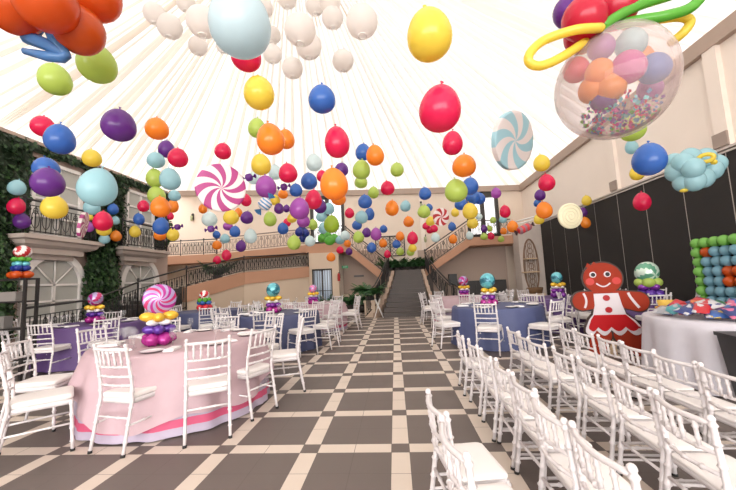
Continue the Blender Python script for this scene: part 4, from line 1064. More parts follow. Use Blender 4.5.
gx, gy = T_GIFT; GP = [(-0.66, -0.30, .15, .12, .05, 0.5, 'silver', 'white', 'silvery and white patterned packet at the table edge by the gingerbread figure'),
 (-0.45, -0.38, .12, .10, .06, 1.1, 'red', 'pink', 'bright red and pink crumpled patterned packet near the table edge'),
 (-0.40, -0.62, .17, .10, .04, 0.2, 'navy', 'white', 'navy and white patterned packet lying at the front of the gift table'),
 (-0.15, -0.62, .17, .12, .05, -0.5, 'blue', 'yellow', 'blue and yellow patterned packet at the front edge of the gift table'),
 (-0.12, -0.34, .15, .11, .05, 0.9, 'purple', 'pink', 'purple and pink patterned packet in the middle of the pile'),
 (0.12, -0.66, .16, .11, .05, 0.4, 'teal', 'white', 'teal and white patterned packet at the front of the gift pile'),
 (0.18, -0.40, .16, .10, .05, -0.3, 'red', 'white', 'red and white patterned packet in the middle of the gift pile'),
 (0.42, -0.58, .17, .12, .06, 0.7, 'orange', 'brown', 'orange and brown patterned packet toward the black bin'),
 (0.38, -0.28, .15, .11, .05, 0.1, 'black', 'red', 'black and red patterned packet behind the orange one'),
 (-0.68, -0.02, .13, .10, .05, -0.4, 'orange', 'yellow', 'orange and yellow patterned packet beside the yellow cup'),
 (-0.42, -0.10, .15, .11, .05, 0.3, 'pink', 'white', 'pink and white patterned packet behind the red one'),
 (-0.16, -0.06, .16, .12, .05, 1.4, 'green', 'yellow', 'green and yellow patterned packet behind the purple one'),
 (0.10, -0.12, .15, .11, .05, -0.8, 'silver', 'blue', 'silver and blue patterned packet behind the middle red one'),
 (-0.30, 0.22, .15, .12, .06, 0.5, 'red', 'yellow', 'red and yellow patterned packet at the back of the gift pile'),
 (0.0, 0.22, .15, .11, .05, 0.0, 'navy', 'red', 'navy and red patterned packet at the back of the gift pile'),
 (0.62, -0.40, .14, .10, .05, 1.0, 'brown', 'orange', 'brown and orange patterned packet at the table edge by the black bin')]
VX = lambda s_, t_: (0.74*s_+0.67*t_, -0.67*s_+0.74*t_)   # along the near edge / away from it
PC = {k_: tuple(0.68*q for q in c_) for k_, c_ in PC.items()}
for i_, (dx, dy, sx, sy, th, rz, c1, c2, lab) in enumerate(GP):
    dx, dy = VX(dx*0.98-0.02, dy-0.02); packet((gx+dx, gy+dy, ZT+0.058+0.05*((i_*7) % 3)/2), sx*0.80, sy*0.85, th*1.2, rz, c1, lab, 'gift packets', c2, (0.30, 0.55, 0.42)[i_ % 3])
for i, (dx, dy, c1, c2, lab) in enumerate(((-0.28, -0.5, 'white', 'red', 'white and red patterned packet tilted on top of the navy one'), (0.0, -0.5, 'pink', 'blue', 'pink and blue patterned packet lying on the blue and purple ones'), (0.28, -0.5, 'navy', 'silver', 'navy and silver patterned packet lying on the teal one'), (-0.3, -0.22, 'red', 'orange', 'red and orange patterned packet on top of the pink one'), (0.25, -0.22, 'yellow', 'red', 'yellow and red patterned packet on top of the pile near the clear bag'))):
    dx, dy = VX(dx, dy); packet((gx+dx, gy+dy, ZT+0.145), 0.15, 0.11, 0.06, 0.6*i, c1, lab, 'gift packets', c2, 0.45)
MORE = [(-0.55, -0.50, 'teal', 'silver', 'small teal and silver packet at the near edge, beside the silvery one'), (-0.30, -0.66, 'red', 'white', 'small red and white packet at the near edge of the gift table'), (-0.05, -0.74, 'navy', 'pink', 'small navy and pink packet at the very front of the pile'), (0.22, -0.72, 'blue', 'white', 'small blue and white packet at the near edge, middle of the table'),
        (0.40, -0.70, 'black', 'orange', 'small black and orange packet at the near edge toward the black bin'), (-0.55, -0.18, 'red', 'pink', 'small red and pink packet standing up behind the silvery one'), (-0.28, -0.40, 'silver', 'navy', 'small silver and navy packet propped in the pile left of its middle'), (0.02, -0.30, 'black', 'white', 'small black and white packet propped in the middle of the pile'),
        (0.30, -0.48, 'purple', 'silver', 'small purple and silver packet propped right of the pile middle'), (0.52, -0.22, 'brown', 'red', 'small brown and red packet in front of the clear bag')]
for i, (s_, t_, c1, c2, lab) in enumerate(MORE):
    dx, dy = VX(s_, t_); packet((gx+dx, gy+dy, ZT+0.095+0.03*(i % 2)), 0.095, 0.075, 0.05, 0.7*i, c1, lab, 'gift packets', c2, 0.6)
t = thing('clear_gift_bag', 'big clear cellophane bag of sweets at the back of the gift table', 'gift bag', (gx+VX(0.40, 0.02)[0], gy+VX(0.40, 0.02)[1], ZT))
m = pillow(0.22, 0.2, 0.17, 20, 14, 0.08); o = obj('bag', m, mat('cellophane', (0.55, 0.55, 0.55), 0.12, alpha=0.35, spec=0.8), t); o.location = (0, 0, 0.165)
m = MB(); rr = random.Random(2)
for i in range(70):
    a = rr.uniform(0, 2*PI); q = rr.random()**.5*0.15; m.ball((q*math.cos(a), q*math.sin(a), 0.04+rr.uniform(0, 0.14)), rr.uniform(0.018, 0.03), 8, 6, mi=i % 4)
o = obj('sweets', m, [BAL['red'], BAL['black'], BAL['steelblue'], BAL['orange']], t); o['kind'] = 'stuff'
m = MB(); m.lathe([(0, 0), (0.07, 0), (0.10, 0.15), (0.105, 0.15), (0.075, -0.0), (0, 0.01)], 18); o = tag(obj('yellow_cup', m, mat('yellow_paper_cup', (0.75, 0.50, 0.08), 0.5)), 'yellow cup on the gift table right behind the gingerbread arm', 'cup'); o.location = (gx+VX(-0.70, 0.22)[0], gy+VX(-0.70, 0.22)[1], ZT)
m = MB(); m.lathe([(0, 0), (0.08, 0), (0.14, 0.09), (0.145, 0.09), (0.08, 0.005), (0, 0.01)], 18); o = tag(obj('green_bowl', m, mat('green_plastic', (0.07, 0.30, 0.16), 0.35)), 'green bowl beside the yellow cup on the gift table', 'bowl'); o.location = (gx+VX(-0.48, 0.34)[0], gy+VX(-0.48, 0.34)[1], ZT)
# black bin in front of the gift table
t = thing('black_bin', 'square black bin on the floor in front of the gift table', 'bin', (3.50, 3.60, 0), -0.25)
m = MB(); a, b = 0.20, 0.26; v = [(-a,-a,0),(a,-a,0),(a,a,0),(-a,a,0),(-b,-b,0.66),(b,-b,0.66),(b,b,0.66),(-b,b,0.66)]
m.add(v, [(3,2,1,0),(0,1,5,4),(1,2,6,5),(2,3,7,6),(3,0,4,7)], 0, False); obj('body', m, mat('black_plastic', (0.012, 0.011, 0.011), 0.4), t)
m = MB(); m.box(-b-.015, b+.015, -b-.015, b+.015, 0.655, 0.69); obj('lid', m, mat('black_plastic_lid', (0.02, 0.018, 0.018), 0.45), t)

# ------------------------------------------------------------------ hanging candies
def toward_cam(p): return (Vector((0, 0, 1.38))-Vector(p)).normalized()
def candy_wheel(loc, R, cols, mis, sectors, twist, facing, label, nm='candy_wheel', th=0.05, spin=0.0):
    m = swirl_disc(R, th, sectors, twist, mis=mis)
    o = obj(nm, m, cols); o.matrix_world = Matrix.Translation(loc) @ basis(facing) @ Matrix.Rotation(spin, 4, 'Z'); return tag(o, label, 'hanging decoration')
def facing_of(p, yaw=0.0, pitch=0.0):
    d = toward_cam(p); a = math.atan2(d.y, d.x)+yaw; e = math.asin(max(-1, min(1, d.z)))+pitch
    return (math.cos(a)*math.cos(e), math.sin(a)*math.cos(e), math.sin(e))
P_ = (-1.824, 3.484, 2.446); candy_wheel(P_, 0.255, [disc_pink, disc_white], (0, 1), 16, 0.85, facing_of(P_, 0.15, 0.1), 'big hanging candy wheel in magenta and white swirls', 'hanging_candy_wheel')
P_ = (1.315, 3.581, 2.773); candy_wheel(P_, 0.30, [disc_blue, disc_white], (0, 1), 12, 0.9, facing_of(P_, 0.95, 0.1), 'hanging candy wheel in pale blue and white swirls, turned edgeways', 'hanging_candy_wheel')
P_ = (0.907, 6.303, 2.484); candy_wheel(P_, 0.165, [disc_red, disc_white], (0, 1), 12, 0.8, facing_of(P_, 0.6, 0), 'small hanging candy wheel in dark red and white below the lime balloon', 'hanging_candy_wheel', 0.03)
P_ = (-4.505, 4.605, 2.373); candy_wheel(P_, 0.19, [disc_pink, disc_white], (0, 1), 16, 0.8, facing_of(P_, 1.36, 0), 'small magenta and white candy wheel seen almost edge-on before the balcony', 'hanging_candy_wheel', 0.04)
P_ = (2.705, 5.354, 2.219)
m = MB(); R_ = 0.195; m.lathe([(0, 0.025), (R_*0.94, 0.025), (R_, 0.012), (R_, -0.012), (R_*0.94, -0.025), (0, -0.025)], 48)
t = thing('hanging_lollipop', 'round cream lollipop with a spiral groove in front of the black panels', 'hanging decoration', P_)
t.matrix_world = Matrix.Translation(P_) @ basis(facing_of(P_, 0.62, 0.05))
obj('candy_disc', m, disc_cream, t); m = MB(); m.tube([((0.012+0.17*f_)*math.cos(f_*22), (0.012+0.17*f_)*math.sin(f_*22), 0.026) for f_ in [i/120 for i in range(121)]], 0.006, 5); obj('spiral', m, disc_cream2, t)
def wrapped(loc, L, r, ang, cols, label, ends, sect=6):
    t = thing('hanging_wrapped_candy', label, 'hanging decoration', loc, (0, -ang, 0.15))
    n = 24; prof = [(r*0.25, -L/2), (r*0.8, -L/2+r*0.25), (r, -L/2+r*0.6), (r, L/2-r*0.6), (r*0.8, L/2-r*0.25), (r*0.25, L/2)]
    prof2 = []; 
    for i in range(25):
        f_ = i/24; z = -L/2+L*f_
        for (r0, z0), (r1, z1) in zip(prof, prof[1:]):
            if z0-1e-9 <= z <= z1+1e-9: prof2.append((r0+(r1-r0)*(z-z0)/(z1-z0), z)); break
    m = MB(); m.lathe(prof2, n, matf=lambda i, j: int((i/24)*sect+j/n*1.0) % 2, M=Matrix.Rotation(PI/2, 4, 'Y')); obj('candy_body', m, cols, t)
    for s_ in (-1, 1):
        m = MB(); k_ = 9; vs_ = [(s_*L/2*0.98, 0, 0)]
        for i in range(k_): a = -0.7+1.4*i/(k_-1); vs_.append((s_*(L/2+r*0.95*math.cos(a)), (0.25*r if i % 2 else -0.25*r), r*1.1*math.sin(a)))
        m.add(vs_, [(0, i+1, i+2) for i in range(k_-1)], 0, False); obj('wrapper_end', m, ends, t)
    return t
wrapped((-1.689, 4.400, 2.465), 0.17, 0.085, 0.9, [mat('candy_blue', (0.10, 0.28, 0.50), 0.4), disc_white], 'wrapped candy with blue and white stripes hanging behind the violet balloon', MATS['candy_blue'], 8)
wrapped((2.043, 5.421, 2.074), 0.24, 0.062, 0.42, [disc_red, mat('candy_dusky_stripe', (0.20, 0.10, 0.12), 0.4)], 'wrapped candy with red stripes and dark ends above the grey pillar', mat('candy_dark_end', (0.05, 0.02, 0.03), 0.5), 6)
for px in ((-4.067, 6.130, 2.553), (-2.959, 5.328, 2.334), (-2.049, 4.725, 2.956), (-1.670, 5.161, 2.908)):
    i = round(px[0]*100) 
    lab = {0:'', }.get(i) or ('small dark purple wrapped candy hanging '+{0:'just off the yellow balloon near the second balcony', 1:'below the pale clear balloon under the pink wheel', 2:'between the pink wheel and the violet balloon', 3:'over an orange balloon near the blue-striped candy'}[[k_ for k_, q in enumerate(((-4.067, 6.130, 2.553), (-2.959, 5.328, 2.334), (-2.049, 4.725, 2.956), (-1.670, 5.161, 2.908))) if q == px][0]])
    wrapped(px, 0.11, 0.055, 0.2, [BAL['purple'], BAL['purple']], lab, BAL['purple'], 2)

# cloud of pale blue balloons
C0 = Vector((4.076, 4.801, 2.691))
t = thing('balloon_cloud', 'hanging cloud of pale blue balloons with a yellow ring, before the black panels', 'hanging decoration', tuple(C0))
for px in ((3.845, 4.789, 2.648), (4.042, 4.785, 2.827), (4.290, 4.853, 2.833), (4.376, 4.877, 2.667), (4.157, 4.773, 2.538), (3.902, 4.758, 2.497), (3.947, 4.663, 2.479), (3.898, 4.593, 2.634), (3.949, 4.930, 2.815), (3.859, 4.680, 2.734), (4.578, 5.030, 2.789), (4.382, 5.069, 2.758)):
    b = MB(); b.ball((0,0,0), (0.125, 0.125, 0.135), 16, 12); o = obj('balloon', b, BAL['sky'], t); o.location = Vector(px)-C0
rc = Vector((4.053, 4.572, 2.748))-C0; fx = basis(toward_cam(C0))
m = MB(); m.tube([rc+fx.to_3x3() @ Vector((0.062*math.cos(a)*(1.15), 0.045*math.sin(a), 0)) for a in [2*PI*i/20 for i in range(20)]], 0.026, 8, closed=True); o = obj('ring_balloon', m, BAL['yellow'], t); o['label'] = 'yellow ring-shaped balloon'
rc = Vector((4.172, 4.606, 2.699))-C0; m = MB(); m.ball(rc, 0.035, 10, 8); obj('yellow_knot', m, BAL['yellow'], t); m = MB(); m.ball(Vector((3.853, 4.717, 2.373))-C0, (0.05,0.04,0.025), 10, 8); obj('yellow_tail', m, BAL['yellow'], t)

# orange balloon flower with a blue tail, high at the left
C0 = Vector((-2.218, 1.957, 3.285))
t = thing('balloon_flower', 'cluster of big orange balloons with a bent blue tail, high over the left tables', 'hanging decoration', tuple(C0))
for (p, r) in (((-2.351, 1.851, 3.238), 0.165), ((-2.027, 1.763, 3.152), 0.165), ((-1.994, 2.057, 3.451), 0.16), ((-2.031, 1.985, 3.142), 0.15), ((-2.542, 2.088, 3.733), 0.17), ((-2.328, 2.201, 3.768), 0.16)):
    b = MB(); b.ball((0,0,0), (r, r, r*1.05), 20, 14); o = obj('balloon', b, BAL['redorange'], t); o.location = Vector(p)-C0
m = MB(); m.tube([Vector(p)-C0 for p in ((-2.312, 2.004, 3.246), (-2.361, 1.964, 3.117), (-2.354, 1.946, 3.092), (-2.234, 1.951, 3.037), (-2.115, 1.957, 2.966), (-2.081, 1.953, 2.938), (-2.107, 1.952, 2.926), (-2.199, 1.944, 2.940), (-2.354, 1.928, 2.983))], [0.03, 0.045, 0.045, 0.04, 0.035, 0.03, 0.033, 0.033, 0.02], 10); m.tube([Vector(p)-C0 for p in ((-2.298, 2.005, 3.245), (-2.188, 1.980, 3.082), (-2.081, 1.953, 2.938))], [0.03, 0.045, 0.03], 10); o = obj('blue_tail', m, BAL['steelblue'], t); o['label'] = 'bent blue modelling balloon'

# giant clear balloon stuffed with small ones, with topper
C0 = Vector((1.638, 2.452, 2.713)); RS_ = 0.372
t = thing('stuffed_clear_balloon', 'giant clear hanging balloon stuffed with small balloons and confetti', 'balloon', tuple(C0))
ax = Vector((1.805, 2.419, 3.152))-Vector((1.503, 2.484, 2.308))
t.matrix_world = Matrix.Translation(C0) @ basis(ax)
membrane = bpy.data.materials.new('clear_balloon_skin'); membrane.use_nodes = True
mn = membrane.node_tree; mn.nodes.clear(); mo = mn.nodes.new('ShaderNodeOutputMaterial'); m1 = mn.nodes.new('ShaderNodeBsdfTransparent'); m1.inputs[0].default_value = (0.97, 0.94, 0.93, 1); m2 = mn.nodes.new('ShaderNodeBsdfPrincipled'); m2.inputs['Base Color'].default_value = (0.58, 0.48, 0.455, 1); m2.inputs['Roughness'].default_value = 0.12; mx = mn.nodes.new('ShaderNodeMixShader')
lw = mn.nodes.new('ShaderNodeLayerWeight'); lw.inputs[0].default_value = 0.35; mr = mn.nodes.new('ShaderNodeMapRange'); mr.inputs[3].default_value = 0.26; mr.inputs[4].default_value = 0.66; mn.links.new(lw.outputs['Facing'], mr.inputs[0]); mn.links.new(mr.outputs[0], mx.inputs[0]); mn.links.new(m1.outputs[0], mx.inputs[1]); mn.links.new(m2.outputs[0], mx.inputs[2]); mn.links.new(mx.outputs[0], mo.inputs[0])
m = MB(); m.ball((0,0,0), (RS_, RS_, RS_*1.07), 48, 32, egg=0.05); obj('clear_skin', m, membrane, t)
m = MB(); m.tube([(0,0,RS_*1.06), (0,0,RS_*1.15)], [0.02, 0.035], 10); obj('neck', m, membrane, t)
for p, r, c, lab in (((1.527, 2.370, 2.937), 0.085, 'violet', 'pale violet balloon inside the giant clear balloon, upper left of the heap'), ((1.709, 2.344, 2.930), 0.095, 'sky', 'pale blue balloon near the top inside the giant clear balloon'), ((1.993, 2.496, 3.021), 0.085, 'orange', 'pale orange balloon at the upper rim inside the giant clear balloon'), ((1.358, 2.420, 2.822), 0.085, 'red', 'faded red balloon against the rim inside the giant clear balloon'), ((1.360, 2.203, 2.681), 0.088, 'orange', 'orange balloon at mid height inside the giant clear balloon'), ((1.566, 2.199, 2.672), 0.10, 'magenta', 'magenta balloon in the middle of the giant clear balloon'), ((1.796, 2.293, 2.704), 0.095, 'blue', 'dark blue balloon inside the giant clear balloon'), ((1.265, 2.241, 2.539), 0.09, 'orange', 'lower orange balloon, nearer the rim, inside the giant clear balloon'), ((1.391, 2.143, 2.499), 0.09, 'orange', 'lower middle orange balloon inside the giant clear balloon'), ((1.339, 2.211, 2.393), 0.08, 'purple', 'dark purple balloon low inside the giant clear balloon'), ((2.072, 2.521, 2.842), 0.075, 'orange', 'faint peach balloon at the far rim inside the giant clear balloon'), ((2.033, 2.536, 2.669), 0.08, 'violet', 'faint pink balloon low at the far rim inside the giant clear balloon')):
    p = Vector(p); dv = p-C0
    if dv.length > RS_-r*1.02: p = C0+dv.normalized()*(RS_-r*1.02)
    b = MB(); b.ball((0,0,0), (r, r, r*1.05), 18, 12, egg=0.1); o = obj('small_balloon', b, BAL[c]); o.location = p; tag(o, lab, 'balloon')
m = MB(); rr = random.Random(9); cm = Vector((1.600, 2.380, 2.407))
for i in range(420):
    a = rr.uniform(0, 2*PI); q = math.sqrt(rr.random()); d = Vector((math.cos(a)*q*0.26, math.sin(a)*q*0.22, rr.uniform(-0.10, 0.10)))
    p = cm+d
    w_ = p-C0
    if w_.length > 0.37: p = C0+w_.normalized()*0.365
    M_ = Matrix.Translation(p) @ Euler((rr.uniform(0, 3), rr.uniform(0, 3), rr.uniform(0, 3))).to_matrix().to_4x4(); s_ = rr.uniform(0.007, 0.014)
    m.add([(-s_,-s_,0),(s_,-s_,0),(s_,s_,0),(-s_,s_,0)], [(0,1,2,3)], rr.randrange(6), False, M_)
tag(obj('confetti', m, [BAL['magenta'], BAL['green'], BAL['steelblue'], BAL['purple'], foil['teal'], BAL['red']]), 'loose coloured confetti in the bottom of the giant clear balloon', 'confetti', None, 'stuff')
C1 = Vector((1.533, 2.345, 3.182))
t = thing('balloon_topper', 'bunch of red and purple balloons with green and yellow loops above the giant clear balloon', 'balloon bunch', tuple(C1))
for p, r, c in (((1.389, 2.292, 3.101), 0.14, 'deepred'), ((1.456, 2.450, 3.088), 0.12, 'deepred'), ((1.646, 2.351, 3.205), 0.14, 'deepred'), ((1.670, 2.522, 3.514), 0.13, 'deepred'), ((1.398, 2.473, 3.305), 0.11, 'purple'), ((1.485, 2.376, 3.337), 0.11, 'purple')):
    b = MB(); b.ball((0,0,0), (r, r, r*1.05), 20, 14); o = obj('purple_balloon' if c == 'purple' else 'red_balloon', b, BAL[c], t); o.location = Vector(p)-C1
def loop(nm, pts, c, r=0.030):
    P = [Vector(p)-C1 for p in pts]; out = []
    for i in range(len(P)-1):
        p0, p1, p2, p3 = P[max(0, i-1)], P[i], P[i+1], P[min(len(P)-1, i+2)]
        for j in range(6):
            u = j/6; out.append(0.5*((2*p1)+(p2-p0)*u+(2*p0-5*p1+4*p2-p3)*u*u+(3*p1-p0-3*p2+p3)*u**3))
    out.append(P[-1]); m = MB(); m.tube(out, r, 10); m.ball(out[0], r, 10, 6); m.ball(out[-1], r, 10, 6); obj(nm, m, BAL[c], t)
loop('yellow_loop', ((1.432, 2.209, 2.965), (1.267, 2.197, 2.959), (1.090, 2.237, 2.936), (0.992, 2.238, 2.860), (0.975, 2.243, 2.794), (1.048, 2.252, 2.764), (1.185, 2.257, 2.811), (1.387, 2.309, 2.944)), 'yellow')
loop('yellow_loop', ((1.774, 2.467, 3.147), (1.915, 2.381, 3.109), (2.047, 2.342, 3.086), (2.114, 2.351, 3.055), (2.076, 2.355, 2.989), (2.026, 2.405, 2.950)), 'yellow')
loop('green_loop', ((1.477, 2.258, 3.006), (1.588, 2.259, 3.075), (1.740, 2.264, 3.142), (1.931, 2.272, 3.194), (2.114, 2.281, 3.239), (2.112, 2.239, 3.157), (2.029, 2.242, 3.069), (1.862, 2.234, 3.024), (1.734, 2.274, 3.041), (1.634, 2.315, 3.056)), 'green', 0.034)

# ------------------------------------------------------------------ paper lanterns under the peak
paper = roof_material('white_lantern_paper', (0.90, 0.86, 0.83), 0.55); ringm = mat('lantern_ring', (0.9, 0.87, 0.83), 0.4)
def lantern_meshes():
    m = MB(); prof = []
    for i in range(41):
        th_ = 0.28+(PI-0.56)*i/40; r_ = math.sin(th_)*(1+0.012*math.cos(i*PI)); prof.append((0.5*r_, 0.5*math.cos(th_)))
    m.lathe(prof[::-1], 28); q = MB(); q.tube([(0.14*math.cos(a), 0.14*math.sin(a), -0.483) for a in [2*PI*i/20 for i in range(20)]], 0.022, 6, closed=True)
    return m.mesh('shade', paper), q.mesh('rim_ring', ringm)
LM = lantern_meshes()
for i, (p, d, lab) in enumerate((
((-3.986, 5.291, 6.231), 0.36, 'medium white paper lantern hanging high up, first from the left'),
((-3.799, 5.426, 6.079), 0.42, 'large white paper lantern hanging at mid height, second from the left'),
((-3.949, 6.13, 7.169), 0.36, 'medium white paper lantern hanging at the top edge of the frame, third from the left'),
((-3.698, 6.148, 6.217), 0.36, 'medium white paper lantern hanging low in the cluster, fourth from the left'),
((-2.522, 4.296, 5.117), 0.42, 'large white paper lantern hanging at mid height, fifth from the left'),
((-3.87, 7.518, 7.229), 0.36, 'small white paper lantern hanging low in the cluster, sixth from the left'),
((-2.207, 5.783, 6.567), 0.36, 'medium white paper lantern hanging high up, seventh from the left'),
((-2.403, 6.828, 6.838), 0.36, 'small white paper lantern hanging at mid height, eighth from the left'),
((-2.169, 6.147, 5.892), 0.36, 'small white paper lantern hanging low in the cluster, ninth from the left'),
((-1.717, 5.697, 6.64), 0.36, 'medium white paper lantern hanging at the top edge of the frame, tenth from the left'),
((-1.597, 5.537, 5.146), 0.36, 'medium white paper lantern hanging low in the cluster, eleventh from the left'),
((-1.126, 4.312, 4.861), 0.42, 'large white paper lantern hanging at mid height, twelfth from the left'),
((-1.211, 5.156, 5.244), 0.42, 'medium white paper lantern hanging low in the cluster, thirteenth from the left'),
((-1.322, 6.293, 6.949), 0.36, 'small white paper lantern hanging high up, fourteenth from the left'),
((-0.865, 5.377, 6.183), 0.36, 'medium white paper lantern hanging at the top edge of the frame, fifteenth from the left'),
((-0.836, 5.403, 5.903), 0.36, 'medium white paper lantern hanging at mid height, sixteenth from the left'),
((-0.693, 5.477, 5.149), 0.36, 'medium white paper lantern hanging low in the cluster, seventeenth from the left'),
((-0.262, 4.285, 4.865), 0.42, 'large white paper lantern hanging at mid height, eighteenth from the left'))):
    o = thing('hanging_paper_lantern', lab, 'paper lantern', p, 0, 'paper lanterns under the tent peak'); o.scale = (d, d, d)
    link('lantern_shade', LM[0], o); link('rim_ring', LM[1], o)

# ------------------------------------------------------------------ hanging balloons
def balloon_meshes():
    b = MB(); b.ball((0,0,0), 0.5, 24, 18, egg=0.13)
    k_ = MB(); k_.tube([(0,0,0.485), (0,0,0.515), (0.004,0,0.54), (0.012,0,0.575)], [0.045, 0.022, 0.02, 0.05], 8)
    return b, k_
bb_, kk_ = balloon_meshes(); BM = {}
def balloon(p, w_, h_, col, kn, label):
    if col not in BM: BM[col] = (bb_.mesh('balloon_skin', BAL[col]), kk_.mesh('balloon_knot', BAL[col]))
    o = link('hanging_balloon', BM[col][0], None, p); tag(o, label, 'balloon', 'hanging balloons')
    z = Vector((0.12*math.sin(p[0]*37), 0.12*math.cos(p[1]*23), 1))
    if kn == 'd': z = toward_cam(p)*0.62+Vector((0, 0, -0.5))
    o.matrix_world = Matrix.Translation(p) @ basis(z) @ Matrix.Diagonal((w_, w_, h_, 1))
    k_ = link('knot', BM[col][1], o)
